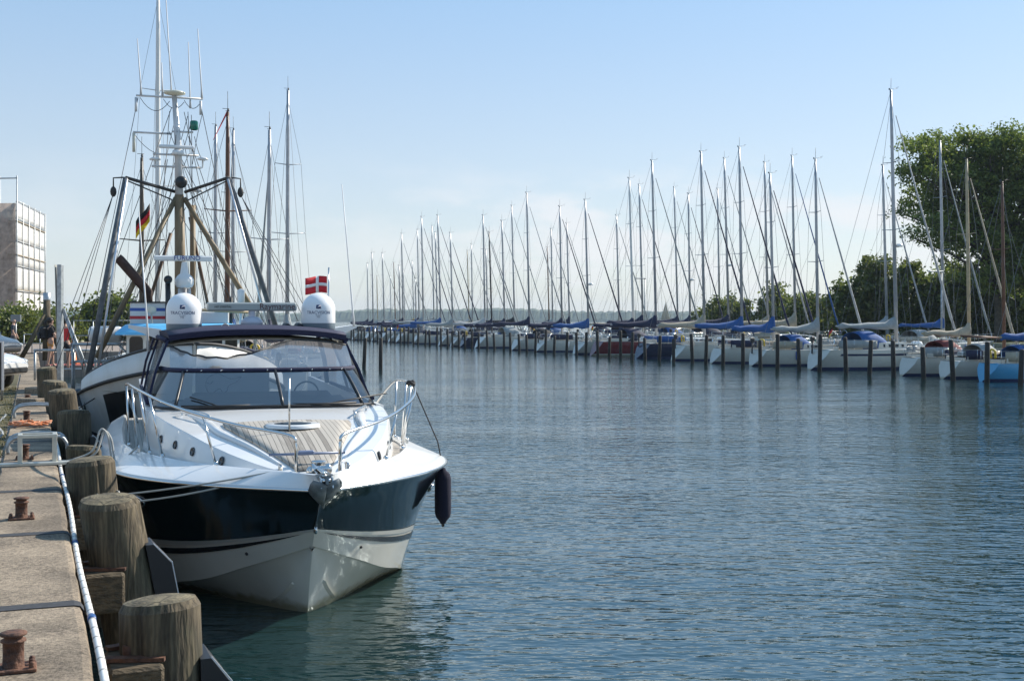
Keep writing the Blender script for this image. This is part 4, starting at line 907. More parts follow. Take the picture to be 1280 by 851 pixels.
# derricks hoisted either side
for s, foot, head in ((-1, fl_(110, 470, 28.2), fl_(157, 222, 29)), (1, fl_(346, 412, 29.6), fl_(286, 222, 29.2))):
    dr_ = empty('derrick', tuple(foot)); dr_.parent = fb; hd = head-foot
    MB().tube([(0, 0, 0), tuple(hd*.5), tuple(hd)], [.066, .07, .058], 10).build('boom', mat('weathered_steel', (.10, .11, .12), .6, .1, var=.3, vscale=5), dr_)
    MB().tube([(s*-.20, -.1, .0), tuple(hd+Vector((s*-.03, -.1, -.05)))], .030, 8).build('stay_tube', mat('bright_zinc', (.62, .63, .65), .35, .7), dr_)
    MB().tube([tuple(hd), tuple(Vector((s*.12, 6.3, 6.2))-foot)], .040, 6).tube([tuple(hd+Vector((0, 0, -.06))), tuple(Vector((s*.2, 6.3, 6.0))-foot)], .018, 5).build('topping_wire', mat('tarred_wire', (.045, .042, .04), .7), dr_)
    bl = MB().ball(tuple(hd+Vector((s*.28, 0, -.35))), (.075, .06, .13), 10, 6); bl.tube([tuple(hd+Vector((s*.05, 0, 0))), tuple(hd+Vector((s*.28, 0, -.02))), tuple(hd+Vector((s*.28, 0, -.3)))], .02, 5); bl.build('block', capm, dr_)
    w_2 = MB()
    for k in range(3): w_2.tube([tuple(hd+Vector((s*.28, .02*k, -.4))), tuple(Vector((s*(.5+.18*k), -.2, .2)))], .010, 4)
    w_2.build('falls', _M['dark_wire'], dr_)
# forward radar on its post
fr_ = empty('radar', (.03, 4.7, 2.9)); fr_.parent = fb
MB().tube([(-.1, 0, 0), (-.1, 0, .85)], .05, 8).tube([(.1, 0, 0), (.1, 0, .85)], .05, 8).tube([(.02, .2, 0), (.02, .2, .85)], .07, 8).build('radar_post', gw, fr_)
MB().lathe([(.1, .86), (.18, .88), (.22, .95), (.22, 1.06), (.17, 1.14), (.1, 1.2), (.06, 1.48)], (0, 0, 0), 18).build('radar_body', gel, fr_)
q = MB().box((-.02, 0, 1.56), (1.36, .12, .13), bev=.03).build('radar_arm', gel, fr_)
text_mesh('FURUNO', .15, 'lettering', mat('print_blue', (.015, .03, .22), .5), q, flatf(.06, -.0625, 1.565), .003)
# liferaft and the working deck on its side
lr = MB(); c = fl_(132, 418, 29.6)
lr.lathe([(.001, -.40), (.12, -.40), (.19, -.36), (.205, -.3), (.205, -.02), (.215, -.015), (.215, .015), (.205, .02), (.205, .3), (.19, .36), (.12, .40), (.001, .40)], tuple(c), 18, 'x')
lo_ = lr.build('liferaft_canister', gel, fb)
gt = MB(); pz = c.z-.24
for dx, dy in ((-.75, -.4), (.95, -.4), (-.75, .5), (.95, .5)): gt.tube([(c.x+dx, c.y+dy, .9), (c.x+dx, c.y+dy, pz)], .032, 6)
for dy in (-.4, .5): gt.tube([(c.x-.8, c.y+dy, pz), (c.x+1.5, c.y+dy, pz)], .032, 6).tube([(c.x-.8, c.y+dy, pz-.42), (c.x+1.5, c.y+dy, pz-.42)], .022, 6)
for dx in (-.75, .0, .95): gt.tube([(c.x+dx, c.y-.4, pz), (c.x+dx, c.y+.5, pz)], .026, 6)
gt.tube([(c.x+.3, c.y-.4, pz), (c.x+1.35, c.y-.4, 1.3)], .026, 6).tube([(c.x+1.35, c.y-.4, 1), (c.x+1.35, c.y-.4, 2.9)], .03, 6).tube([(c.x+1.5, c.y-.2, 1), (c.x+1.5, c.y-.2, 2.7)], .026, 6)
gt.build('gantry', galv, fb)
wn_ = MB()
wn_.lathe([(.32, -.34), (.32, -.30), (.17, -.28), (.17, .28), (.32, .30), (.32, .34)], (c.x+.55, 4.9, 1.55), 18, 'x', caps=True)
wn_.box((c.x+.55, 5.0, 1.15), (.9, .5, .45), bev=.03); wn_.build('net_winch', mat('greasy_iron', (.035, .035, .033), .6, var=.4, vscale=6), fb)
hs = MB(); rr = random.Random(9)
for k in range(4):
    cc = Vector((c.x+.95+.1*k, 4.8+.2*k, 1.5+.25*k)); hs.tube([cc+Vector((.24*math.cos(a), .05*math.sin(a*3), .24*math.sin(a))) for a in [i*.4 for i in range(17)]], .05, 6)
hs.build('hose_coil', mat('ochre_hose', (.30, .22, .05), .6, var=.2, vscale=5), fb)
for k, (dx, dy, sz, cl_) in enumerate(((.0, 4.5, .45, (.25, .24, .22)), (.5, 4.3, .38, (.33, .31, .27)), (-.45, 4.9, .4, (.08, .10, .12)), (.85, 4.35, .5, (.30, .30, .30)))):
    MB().box((c.x+dx, dy, 1.0+sz/2), (sz, sz*.8, sz), bev=.03).build('fish_crate', mat('crate_paint_%s' % ('abcd'[k]), cl_, .7, var=.2, vscale=6), fb)
for k in range(3): MB().ball((c.x-.1+.35*k, 4.35, 1.5+.05*k), (.16, .16, .2), 12, 8).build('net_float', mat('float_orange', (.5, .12, .03), .6) if k == 2 else mat('float_grey', (.2, .22, .22), .6), fb)
lm = MB(); lm.tube([fl_(150, 478, 27), fl_(110, 503, 25.8), fl_(96, 512, 24.8), fl_(88, 516, 23)], .014, 6); lm.build('head_rope', capm, fb)
# ------------------------------------------------------------------ sailing yachts
cols = dict(white=(.40, .40, .395), cream=(.45, .41, .32), navy=(.014, .018, .05), red=(.13, .012, .016), blue=(.014, .075, .24), light_blue=(.06, .28, .48), grey=(.27, .29, .29),
            yellow=(.58, .33, .03), black=(.014, .014, .018), green=(.03, .17, .13), dark_red=(.16, .022, .02), sand=(.33, .29, .22), brown=(.12, .05, .025), dark_wood=(.06, .045, .03), pale_wood=(.42, .33, .2))
def hullm(c): return mat('hull_'+c, cols[c], .25, coat=.2, var=.06, vscale=1)
def clothm(c): return mat('canvas_'+c, cols[c], .8, var=.12, vscale=3, bump=.4, bscale=8)
def mastm(c):
    if c == 'alu': return mat('mast_aluminium', (.36, .37, .39), .42, .6, var=.12, vscale=2)
    if c == 'dark': return mat('mast_dark', (.03, .03, .033), .4)
    if c == 'white': return mat('mast_white', (.66, .66, .64), .4)
    return mat('mast_'+c, cols[c], .5, var=.2, vscale=2)
winm = mat('boat_window', (.012, .014, .018), .08)
stay = mat('stay_wire', (.16, .165, .17), .4, .5)
bootm = mat('boot_navy', (.02, .03, .09), .4)
deckm = mat('yacht_deck', (.52, .52, .49), .6)
def sailboat(loc, rz, L, zt, hull='white', cover='navy', furl='navy', mast='alu', hood=None, label='', group='sailing yachts in the marina', flag=None, boot=True, rake=1.4, radar=False, wheel=False, extra=None, rr=random, stripe=None, pennant=False, detail=True):
    if not hood and rr.random() < .6 and mast != 'pale_wood': hood = rr.choice(['navy', 'navy', 'blue', 'grey', 'black', 'white'])
    if not wheel: wheel = L > 9.5 and rr.random() < .6
    t = empty('sailing_yacht', loc, rz, label, 'sailing yacht', group)
    Bm = .23*L+.85; F = .075*L+.32
    st_w = rr.uniform(.42, .66); prof = [(0, st_w), (.15, st_w*.5+.48), (.35, .96), (.5, 1), (.68, .88), (.82, .60), (.92, .32), (.98, .1), (1, .015)]
    def half(a): return lerp_curve(prof, a)[0]*Bm/2
    def shz(a): return F+.02*L*max(0, a-.3)**1.4*1.3+.004*L*(1-a)
    T = [0, .08, .16, .25, .35, .45, .55, .65, .75, .83, .9, .95, .985, 1]
    def ys(a): return .075*L+a*.925*L
    def yw_(a): return .0+a*.87*L
    def pt(a, k):                             # k: 1 sheer .. 0 waterline
        q_ = max(0, 1-a/.3)**1.3; w_ = [half(a)*f for f in (.80-.66*q_, .95-.38*q_, 1.0-.10*q_, 1.0)]
        i = min(2, int(k*3)); f = k*3-i; wv = w_[i]+(w_[i+1]-w_[i])*f
        return Vector((wv, yw_(a)+(ys(a)-yw_(a))*k, shz(a)*k))
    hm_ = MB()
    rows = [[pt(a, k) for k in (1, .85, .66, .33, .12, 0)]+[Vector((half(a)*.5, .05*L+a*.78*L, -.25)), Vector((0, .06*L+a*.76*L, -.4))] for a in T]
    full = [r+[mir(p) for p in reversed(r)] for r in rows]
    hm_.loft(full, False, smooth=True); tp = rows[0][:6]
    hm_.loft([[p, mir(p)] for p in tp], False)
    hm_.build('hull', hullm(hull), t)
    if boot:
        bo = MB()
        for s in (1, -1): bo.loft([[(q if s > 0 else mir(q)) for q in (pt(a, 0)+Vector((.012, 0, 0)), pt(a, .14)+Vector((.012, 0, 0)))] for a in T], False)
        bo.build('boot_top', bootm if hull != 'red' else hullm('white'), t)
    if stripe:
        so = MB()
        for s in (1, -1): so.loft([[(q if s > 0 else mir(q)) for q in (pt(a, .70)+Vector((.012, 0, 0)), pt(a, .80)+Vector((.012, 0, 0)))] for a in T[1:-2]], False)
        so.build('hull_stripe', clothm(stripe), t)
    dr = [[Vector((x*half(a), ys(a), shz(a)+.05*(1-x*x)-.01)) for x in (-1, -.5, 0, .5, 1)] for a in T]
    MB().loft(dr, False, smooth=True).build('deck', deckm, t)
    # coachroof with dark windows
    cz = shz(.5); h0 = .34+.008*L
    sec = []
    for y, wv, hh in ((.36, .30, h0*1.05), (.42, .32, h0*1.05), (.55, .30, h0), (.68, .22, h0*.75), (.76, .13, h0*.25), (.78, .08, 0.02)):
        W_2 = wv*Bm; b_ = cz-.02
        sec.append([Vector((-W_2-.06, y*L, b_)), Vector((-W_2, y*L, b_+hh*.9)), Vector((-W_2*.6, y*L, b_+hh)), Vector((W_2*.6, y*L, b_+hh)), Vector((W_2, y*L, b_+hh*.9)), Vector((W_2+.06, y*L, b_))])
    cb = MB().loft(sec, True, True).build('coachroof', hullm('white') if hull in ('white', 'cream') else mat('coachroof_white', (.60, .60, .57), .35), t)
    for s in (1, -1):
        wq = MB()
        def cp(y, k):
            for a, b in zip(sec, sec[1:]):
                if y*L <= b[0].y: 
                    f = (y*L-a[0].y)/(b[0].y-a[0].y); p, q = a[5].lerp(b[5], f), a[4].lerp(b[4], f); r = p.lerp(q, k)+Vector((.012, 0, 0)); return r if s > 0 else mir(r)
        wq.loft([[cp(y, .35), cp(y, .82)] for y in (.40, .45, .5)], False).build('window', winm, cb)
        MB().loft([[cp(y, .35), cp(y, .8)] for y in (.52, .57, .63)], False).build('window', winm, cb)
    # cockpit: coamings, dark well, tiller or wheel, winches
    ck = MB()
    for s in (1, -1): ck.box((s*.30*Bm, .24*L, cz+.12), (.09, .22*L, .26), bev=.02)
    ck.box((0, .125*L, cz+.08), (.56*Bm, .09, .18), bev=.02); ck.build('cockpit_coaming', hullm('white'), t)
    MB().box((0, .24*L, cz+.055), (.5*Bm, .2*L, .02)).build('cockpit_sole', mat('cockpit_teak', (.18, .13, .08), .7), t)
    if wheel:
        MB().tube([(.42*math.cos(a), .16*L, cz+.62+.42*math.sin(a)) for a in [k*math.pi/8 for k in range(17)]], .02, 5).tube([(0, .16*L, cz), (0, .16*L, cz+.62)], .05, 6).build('steering_wheel', steel, t)
    for s in (1, -1): MB().lathe([(.07, 0), (.05, .08), (.06, .15), (.001, .16)], (s*.30*Bm, .27*L, cz+.25), 8).build('winch', steel, t)
    if hood:
        rows = []
        for i, (y, hh, wv) in enumerate(((.47, .40, .20), (.43, .72, .27), (.38, .98, .31), (.33, 1.0, .32), (.27, .92, .31))):
            rows.append([Vector((wv*Bm*math.cos(a), y*L, cz+.02+hh*max(0, math.sin(a))**.6*(.55+.045*L))) for a in [math.pi*k/10 for k in range(11)]])
        ho_ = MB().sheet(rows, .02).build('sprayhood', clothm(hood), t)
        MB().sheet([[rows[0][k].lerp(rows[1][k], f)+Vector((0, -.012, .02)) for k in (3, 4, 5, 6, 7)] for f in (.25, .9)], .004).build('hood_window', mat('hood_vinyl', (.30, .32, .33), .15), ho_)
    # mast and spreaders, raked aft
    my = .565*L; mh = zt-cz; rk = math.tan(R(rake)); r0 = .058+.0036*zt
    def mp_(z): return Vector((0, my-rk*(z-cz), z))
    mo = MB().tube([mp_(cz+.1), mp_(cz+mh*.5), mp_(cz+mh*.85), mp_(zt)], [r0, r0*.95, r0*.8, r0*.6], 8)
    mb_ = mo.build('mast', mastm(mast), t)
    spz = [.46, .72] if zt > 13 else [.54]
    if mast in ('pale_wood', 'brown', 'dark_wood'): spz = [.62]
    sx = []
    for f in spz:
        z = cz+mh*f; wv = (.28 if len(spz) == 1 else .30-.08*(f > .6))*Bm; sx.append((z, wv))
        MB().tube([mp_(z)+Vector((-wv, -.10, .05)), mp_(z), mp_(z)+Vector((wv, -.10, .05))], [.018, .03, .018], 5).build('spreader', mastm(mast), mb_)
    hd_ = MB().tube([mp_(zt), mp_(zt)+Vector((0, .02, .75))], .011, 4).tube([mp_(zt)+Vector((0, .5, .12)), mp_(zt)+Vector((0, -.15, .02))], .014, 4).tube([mp_(zt)+Vector((-.12, .5, .2)), mp_(zt)+Vector((.12, .5, .2))], .012, 4)
    hd_.lathe([(.04, 0), (.04, .1), (.001, .11)], mp_(zt)+Vector((0, -.12, 0)), 6).build('wind_vane', _M.get('lamp_black') or rubber, mb_)
    if radar:
        z = cz+mh*.40; MB().lathe([(.001, -.1), (.22, -.09), (.24, 0), (.18, .09), (.001, .11)], mp_(z)+Vector((0, .36, 0)), 12).tube([mp_(z-.1), mp_(z)+Vector((0, .36, -.1))], .03, 5).build('radar_dome', white, mb_)
    # boom with its sail cover
    bz = cz+h0+.62+.02*L; bl = .395*L; ba = mp_(bz); be = Vector((0, my-bl, bz+.12))
    MB().tube([ba, be], .055, 6).build('boom', mastm(mast), t)
    if cover:
        pk = rr.uniform(.5, 1.05); bg_ = rr.uniform(.7, 1.15); wl_ = rr.uniform(.02, .06); ph_ = rr.random()*6; rings = []
        for f in (0, .01, .04, .10, .2, .35, .5, .65, .8, .92, 1):
            c_ = ba.lerp(be, f*.97)+Vector((0, .03, 0)); hh = (.22*bg_+pk*math.exp(-f*(8+5*pk))+.28*bg_*(1-f)**2+wl_*math.sin(f*31+ph_)); wv = (.13+.11*(1-f))*bg_+.02*math.sin(f*23+ph_); b0 = -.13*bg_-wl_*math.sin(f*19+ph_*2)
            if f in (0, 1): wv *= .55; hh *= (.9 if f == 0 else .6)
            rings.append([c_+Vector(q) for q in ((-wv, 0, b0+.03), (-wv*.92, 0, hh*.35), (-wv*.5, 0, hh*.8), (0, 0, hh), (wv*.5, 0, hh*.8), (wv*.92, 0, hh*.35), (wv, 0, b0+.03), (0, 0, b0-.02))])
        MB().loft(rings, True, True, True).build('sail_cover', clothm(cover), t)
    # standing rigging
    rg = MB(); bow = Vector((0, ys(.985), shz(1)+.05)); ht_ = mp_(cz+mh*(.97 if zt > 11 else .86)); ste = Vector((0, ys(.0)+.05, shz(0)))
    rg.tube([mp_(zt-.05), ste], .010, 4, False)
    for s in (1, -1):
        ch_ = Vector((s*half(.52)*.96, my-.12, shz(.52)))
        pts = [ch_]+[mp_(z)+Vector((s*wv, -.10, .05)) for z, wv in sx]+[mp_(cz+mh*.97)]
        rg.tube(pts, .010, 4, False); rg.tube([ch_+Vector((0, -.3, 0)), mp_(sx[0][0]-.1)], .009, 4, False)
        rg.tube([be+Vector((0, .5, 0)), mp_(cz+mh*.6)], .007, 4, False)
    rg.build('rigging', stay, t)
    if furl:
        MB().tube([bow+Vector((0, 0, .35)), bow.lerp(ht_, .12), bow.lerp(ht_, .5), bow.lerp(ht_, .93)], [.05, .085, .06, .028], 6).build('furled_genoa', clothm(furl), t)
    else: MB().tube([bow, ht_], .010, 4, False).build('forestay', stay, t)
    # guard rails, pulpit and pushpit
    gr_ = MB(); hgt = .60
    for s in (1, -1):
        st_ = [(a, Vector((s*half(a)*.96, ys(a), shz(a)))) for a in (.02, .14, .28, .42, .56, .70, .84, .95)]
        for a, p in st_: gr_.tube([p, p+Vector((0, 0, hgt))], .014, 4)
        for k in (.55, 1): gr_.tube([p+Vector((0, 0, hgt*k)) for a, p in st_], .007, 4, False)
    for k in (.55, 1):
        gr_.tube([Vector((-half(.02)*.96, ys(.02), shz(0)+hgt*k)), Vector((-half(0)*.5, ys(0)-.02, shz(0)+hgt*k)), Vector((half(0)*.5, ys(0)-.02, shz(0)+hgt*k)), Vector((half(.02)*.96, ys(.02), shz(0)+hgt*k))], .015, 4)
        gr_.tube([Vector((-half(.95)*.96, ys(.95), shz(.95)+hgt*k)), Vector((0, ys(1)+.05, shz(1)+hgt*k)), Vector((half(.95)*.96, ys(.95), shz(.95)+hgt*k))], .015, 4)
    gr_.build('guard_rails', steel, t)
    if detail:
        if rr.random() < .6:                   # weather cloths laced to the rails beside the cockpit
            c_ = rr.choice(['navy', 'navy', 'blue', 'grey', 'sand', 'navy'])
            for s in (1, -1): MB().sheet([[Vector((s*(half(a)*.96+.012), ys(a), shz(a)+z)) for z in (.10, .33, .57)] for a in (.05, .12, .2, .28)], .006).build('weather_cloth', clothm(c_), t)
        if rr.random() < .45:                  # outboard on the pushpit
            x_ = -half(0)*.6; MB().box((x_, ys(0)-.18, shz(0)+.62), (.2, .3, .34), bev=.06).tube([(x_, ys(0)-.18, shz(0)+.45), (x_, ys(0)-.22, shz(0)-.25)], .05, 6).build('outboard_motor', mat('outboard_black', (.02, .02, .023), .4), t)
        if rr.random() < .35:
            MB().lathe([(.001, -.4), (.16, -.38), (.2, -.3), (.2, .3), (.16, .38), (.001, .4)], (0, .70*L, cz+.25), 10, 'x').build('liferaft_canister', white, t)
        for _k in range(rr.randint(1, 3)):     # bags and cushions left in the cockpit
            MB().box((rr.uniform(-.25, .25)*Bm, rr.uniform(.16, .32)*L, cz+.34), (rr.uniform(.25, .5), rr.uniform(.25, .6), rr.uniform(.15, .3)), rr.random()*3, bev=.06).build('cushion', clothm(rr.choice(['navy', 'blue', 'red', 'sand', 'grey', 'white', 'black', 'navy', 'brown'])), t)
        # things seen crowding the cockpits: liferaft bag, rolled dinghy, fenders along the side
        for s in (1, -1):
            for a in (.25, .45, .62):
                if rr.random() < .55:
                    p = pt(a, .75); MB().lathe([(.02, .3), (.09, .24), (.10, 0), (.09, -.24), (.02, -.3)], (s*(p.x+.10), p.y, p.z-.1), 8).tube([(s*(p.x+.10), p.y, p.z+.2), (s*half(a)*.96, p.y, shz(a)+.3)], .010, 4).build('fender', rr.choice([white, white, navyc, mat('fender_blue', (.03, .08, .3), .5)]), t)
        if rr.random() < .5:
            MB().tube(smooth_curve([(half(0)*.7, ys(0)-.05, shz(0)+.25), (half(0)*.72, ys(0)-.09, shz(0)+.62), (half(0)*.3, ys(0)-.09, shz(0)+.66), (half(0)*.28, ys(0)-.05, shz(0)+.25)], 4), .05, 6).build('lifebuoy', mat('buoy_yellow', (.62, .42, .03), .6) if rr.random() < .5 else white, t)
    if flag:
        fx_ = half(0)*.35; fz = shz(0)+.45; fo_ = MB().tube([(fx_, ys(0)-.05, shz(0)), (fx_, ys(0)-.55, fz+.95)], .016, 5).build('flagstaff', clothm('brown'), t)
        cs = {'german': ('flag_gold', 'flag_red', 'flag_black'), 'danish': ('flag_red', 'flag_white', 'flag_red')}[flag]
        for k, c_ in enumerate(cs):
            q = MB(); q.sheet([[Vector((fx_-.06*i, ys(0)-.50-.02*i+.04*math.sin(i*1.3), fz+.95-.62+.21*k-.085*i+dz)) for dz in (0, .21)] for i in range(7)], .008); q.build('flag_band', _M[c_], fo_)
    if pennant:
        MB().sheet([[mp_(zt)+Vector((-.08*i, -.04*i, .1-.17*i-dz*(1-i/9))) for dz in (0, .14)] for i in range(8)], .01).build('pennant', red, mb_)
    if extra: extra(t, pt, shz, half, ys, L)
    return t
RZ = math.atan2(-.932, .363)                 # local +y points from the stern over to the pier
def solve(px, o):
    k = (px-640)/1500; return (44.7+.932*o-.363*k*o)/(k+.39)
# px of the mast near deck level, px of its top row, options
FLEET = [
 (1300, 236, dict(hull='light_blue', cover='blue', mast='pale_wood', hood='blue')),
 (1252, 227, dict(hull='white', cover=None, mast='brown', furl=None)),
 (1208, 199, dict(hull='white', cover='sand', mast='pale_wood', hood='dark_red', furl='sand', lab='wooden masted sailing yacht with sand coloured boom cover and dark red cockpit canvas')),
 (1176, 176, dict(hull='white', cover='blue', furl='grey', hood='grey', lab='sailing yacht before the big tree with bright blue boom cover and pale sprayhood')),
 (1116, 113, dict(hull='white', cover='grey', furl='white', hood='blue', radar=True, stripe='navy', wheel=True, lab='largest sailing yacht, tallest thick mast, grey boom cover and bright blue sprayhood')),
 (1106, 207, dict(hull='white', cover='grey', furl='white', flag='german', hood='grey', lab='sailing yacht flying a German flag at its stern next to the tallest mast')),
 (1019, 199, dict(hull='white', cover='grey', furl='white', hood='blue')),
 (991, 195, dict(hull='green', cover='sand', furl='blue', lab='green hulled sailing yacht with a blue furled foresail')),
 (964, 217, dict(hull='white', cover='blue', furl='navy')),
 (957, 203, dict(hull='white', cover='sand', furl='white')),
 (924, 184, dict(hull='white', cover='blue', furl='navy', lab='sailing yacht with vivid blue boom cover before the small round trees')),
 (908, 198, dict(hull='white', cover='navy', furl='grey', radar=True)),
 (897, 236, dict(hull='cream', cover='navy', furl='grey')),
 (877, 190, dict(hull='navy', cover='sand', furl='navy', radar=False, lab='navy hulled sailing yacht with sand coloured boom cover')),
 (860, 242, dict(hull='white', cover='navy', furl='navy', radar=True)),
 (845, 234, dict(hull='white', cover='navy', furl='grey', hood='navy')),
 (817, 201, dict(hull='red', cover='navy', furl='grey', lab='dark red hulled sailing yacht in the marina row')),
 (801, 231, dict(hull='white', cover='navy', furl='navy', flag='german', lab='sailing yacht with a German flag at the stern left of the dark red hull')),
 (789, 223, dict(hull='white', cover='navy', furl=None, mast='white')),
 (772, 269, dict(hull='white', cover='sand', furl='grey')),
 (733, 250, dict(hull='white', cover='blue', furl='navy', radar=True, lab='sailing yacht with a radar half way up its thick mast and blue boom cover')),
 (710, 279, dict(hull='white', cover='navy', furl='grey', flag='german')),
 (700, 258, dict(hull='white', cover='navy', furl='navy')),
 (689, 286, dict(hull='white', cover='grey', furl='grey')),
 (685, 309, dict(hull='white', cover='navy', furl=None, mast='brown')),
 (680, 307, dict(hull='white', cover='white', furl=None)),
 (659, 241, dict(hull='white', cover='navy', furl='white', lab='sailing yacht with a dark boom cover and the tallest mast left of the radar mast')),
 (641, 257, dict(hull='white', cover='black', furl='grey', lab='sailing yacht with a black boom cover left of the tall pale mast')),
 (629, 276, dict(hull='navy', cover='navy', furl='grey')),
 (613, 290, dict(hull='white', cover='navy', furl='grey', mast='dark', lab='sailing yacht with the only black mast in the marina row')),
 (608, 312, dict(hull='white', cover='white', furl='grey')),
 (604, 269, dict(hull='white', cover='white', furl='grey')),
 (589, 305, dict(hull='white', cover='sand', furl='grey')),
 (585, 313, dict(hull='white', cover='white', furl=None, mast='pale_wood', lab='sailing yacht with a pale wooden mast left of the black mast')),
 (577, 332, dict(hull='white', cover='white', furl=None)),
 (564, 291, dict(hull='white', cover='grey', furl='navy')),
 (549, 269, dict(hull='white', cover='blue', furl='navy', flag='german', lab='far sailing yacht with a bright blue boom cover and tall mast')),
 (545, 290, dict(hull='white', cover='grey', furl='grey')),
 (541, 282, dict(hull='navy', cover='navy', furl='grey')),
 (531, 315, dict(hull='white', cover='blue', furl=None)),
 (527, 271, dict(hull='white', cover='grey', furl='navy')),
 (522, 287, dict(hull='navy', cover='navy', furl='navy')),
 (516, 326, dict(hull='white', cover='yellow', furl=None, lab='far sailing yacht with a long yellow boom cover')),
 (519, 348, dict(hull='white', cover='blue', furl=None)),
 (505, 337, dict(hull='white', cover='white', furl='grey')),
 (502, 292, dict(hull='white', cover='navy', furl='grey')),
 (499, 332, dict(hull='white', cover='navy', furl=None)),
 (493, 328, dict(hull='white', cover='white', furl='grey', mast='brown')),
 (488, 345, dict(hull='white', cover='blue', furl=None)),
 (479, 316, dict(hull='white', cover='navy', furl='grey')),
 (471, 345, dict(hull='white', cover='grey', furl=None, mast='pale_wood')),
 (465, 316, dict(hull='white', cover='navy', furl=None)),
 (459, 329, dict(hull='white', cover='navy', furl=None)),
]
rowA, rowB, rowC = [], [], []
rs = random.Random(11); placed = []
for px, yt, op in FLEET:
    done = False
    for row, rname in ((rowA, 'A'), (rowB, 'B'), (rowC, 'C')):
        zt = 13
        for _ in range(6):
            L = max(7.0, min(13.2, .60*zt+1.1)); o = {'A': 1.2+.54*L, 'B': 16.4+.54*L, 'C': 31+.54*L}[rname]
            Yp = solve(px, o); Y = Yp+.363*o; zt = 3+(400-yt)*Y/1500
        w_ = .23*L+.85
        if rname == 'C' and Yp < 128: continue
        if all(abs(Yp-y2) > (w_+w2)/2*.955*1.02 for y2, w2 in row): done = True; break
    if not done: print('SKIP', px); continue
    row.append((Yp, w_)); placed.append((px, rname, Yp, o, L, zt, dict(op)))
# labels: own look first, else counted from the nearest yacht that has one
print('PLACED', len(placed), 'of', len(FLEET), len(rowA), len(rowB), len(rowC))
placed.sort(key=lambda p: -p[0])
marks = [i for i, p in enumerate(placed) if 'lab' in p[6]]
ordn = ['', 'first', 'second', 'third', 'fourth', 'fifth', 'sixth', 'seventh', 'eighth', 'ninth', 'tenth']
short = {1208: 'the pale wooden mast', 1176: 'the bright blue cover by the big tree', 1116: 'the tallest mast', 1106: 'the German flag by the tallest mast', 991: 'the green hull', 924: 'the vivid blue boom cover', 877: 'the navy hull', 817: 'the dark red hull', 801: 'the German flag left of the red hull', 733: 'the radar mast', 659: 'the tall pale mast', 641: 'the black boom cover', 613: 'the only black mast', 585: 'the far wooden mast', 549: 'the far bright blue cover', 516: 'the yellow boom cover'}
for i, (px, rn, Yp, o, L, zt, op) in enumerate(placed):
    lab = op.pop('lab', None)
    if not lab:
        j = min(marks, key=lambda m: abs(m-i)); d = i-j
        lab = 'white' if op['hull'] == 'white' else op['hull'].replace('_', ' ')
        what = '%s sailing yacht%s' % (lab, ' with wooden mast' if op.get('mast') in ('brown', 'pale_wood') else '')
        lab = '%s, %s mast %s of %s' % (what, ordn[abs(d)], 'left' if d > 0 else 'right', short[placed[j][0]])
    st_o = {'A': 1.2, 'B': 16.4, 'C': 31}[rn]
    p = pl(Yp, st_o); rz = RZ
    sailboat((p.x, p.y, 0), rz, L, zt, label=lab, rake=rs.uniform(.9, 1.9), rr=rs, **op)
# mooring piles
pile_m = mat('tarred_pile', (.010, .009, .008), .75, col2=(.026, .022, .018), vscale=3)
proto = None; rp = random.Random(2)
pos = [(pl(55+2.0*i, 0), 'row') for i in range(61)]
big = ['first', 'second', 'third', 'fourth', 'fifth', 'sixth', 'seventh', 'eighth', 'ninth', 'tenth', 'eleventh', 'twelfth', 'thirteenth', 'fourteenth', 'fifteenth', 'sixteenth', 'seventeenth', 'eighteenth', 'nineteenth', 'twentieth']
extra_p = [(Vector(((457-640)/1500*75, 75, 0)), 'left of the two dark piles standing alone in open water beside the yacht'), (Vector(((473-640)/1500*73, 73, 0)), 'right of the two dark piles standing alone in open water beside the yacht')]
for i, (p, lab) in enumerate(pos+extra_p):
    if proto is None:
        proto = MB().tube([(0, 0, -2), (0, 0, 1.0), (0, 0, 1.93), (0, 0, 1.98)], [.125, .12, .115, .08], 12).build('mooring_pile', pile_m); o_ = proto
    else: o_ = proto.copy(); COL.objects.link(o_)
    o_.location = (p.x+rp.uniform(-.15, .15), p.y+rp.uniform(-.25, .25), rp.uniform(-.35, .22)); o_.rotation_euler = (rp.uniform(-.045, .045), rp.uniform(-.045, .045), rp.random()*6)
    if lab == 'row':
        k = (p.x/p.y*1500+640); lab = '%s dark mooring pile from the right in the row before the yachts' % big[i] if i < 20 else 'dark mooring pile in the far left stretch of the row before the yachts'
    tag(o_, lab, 'mooring pile', 'mooring piles')
# pontoons between the two rows of yachts
pm = planks('pontoon_boards', (.20, .17, .13), (.34, .30, .25), (.05, .045, .04), .15, 'y')
for a, b, o in ((56, 178, 14.2), ):
    q = [pl(a, o), pl(b, o), pl(b, o+1.8), pl(a, o+1.8)]; tag(MB().prism([(p.x, p.y) for p in q], .25, .62).build('pontoon', pm), 'long timber pontoon between the two rows of yachts', 'pontoon')
lm_ = galv
for Yp, o, hh, lab in ((116, 15, 7.2, 'slim lamp post with a flat arm near the radar mast'), (78, 17, 6.4, 'slim lamp post with a flat arm right of the green hull')):
    p = pl(Yp, o); t = empty('lamp_post', tuple(p), RZ+math.pi/2, lab, 'lamp post', 'lamp posts on the pontoon')
    MB().tube([(0, 0, .6), (0, 0, hh)], [.07, .05], 8).build('post', lm_, t); MB().box((-.5, 0, hh), (1.2, .26, .09), bev=.02).build('lamp_head', lm_, t)
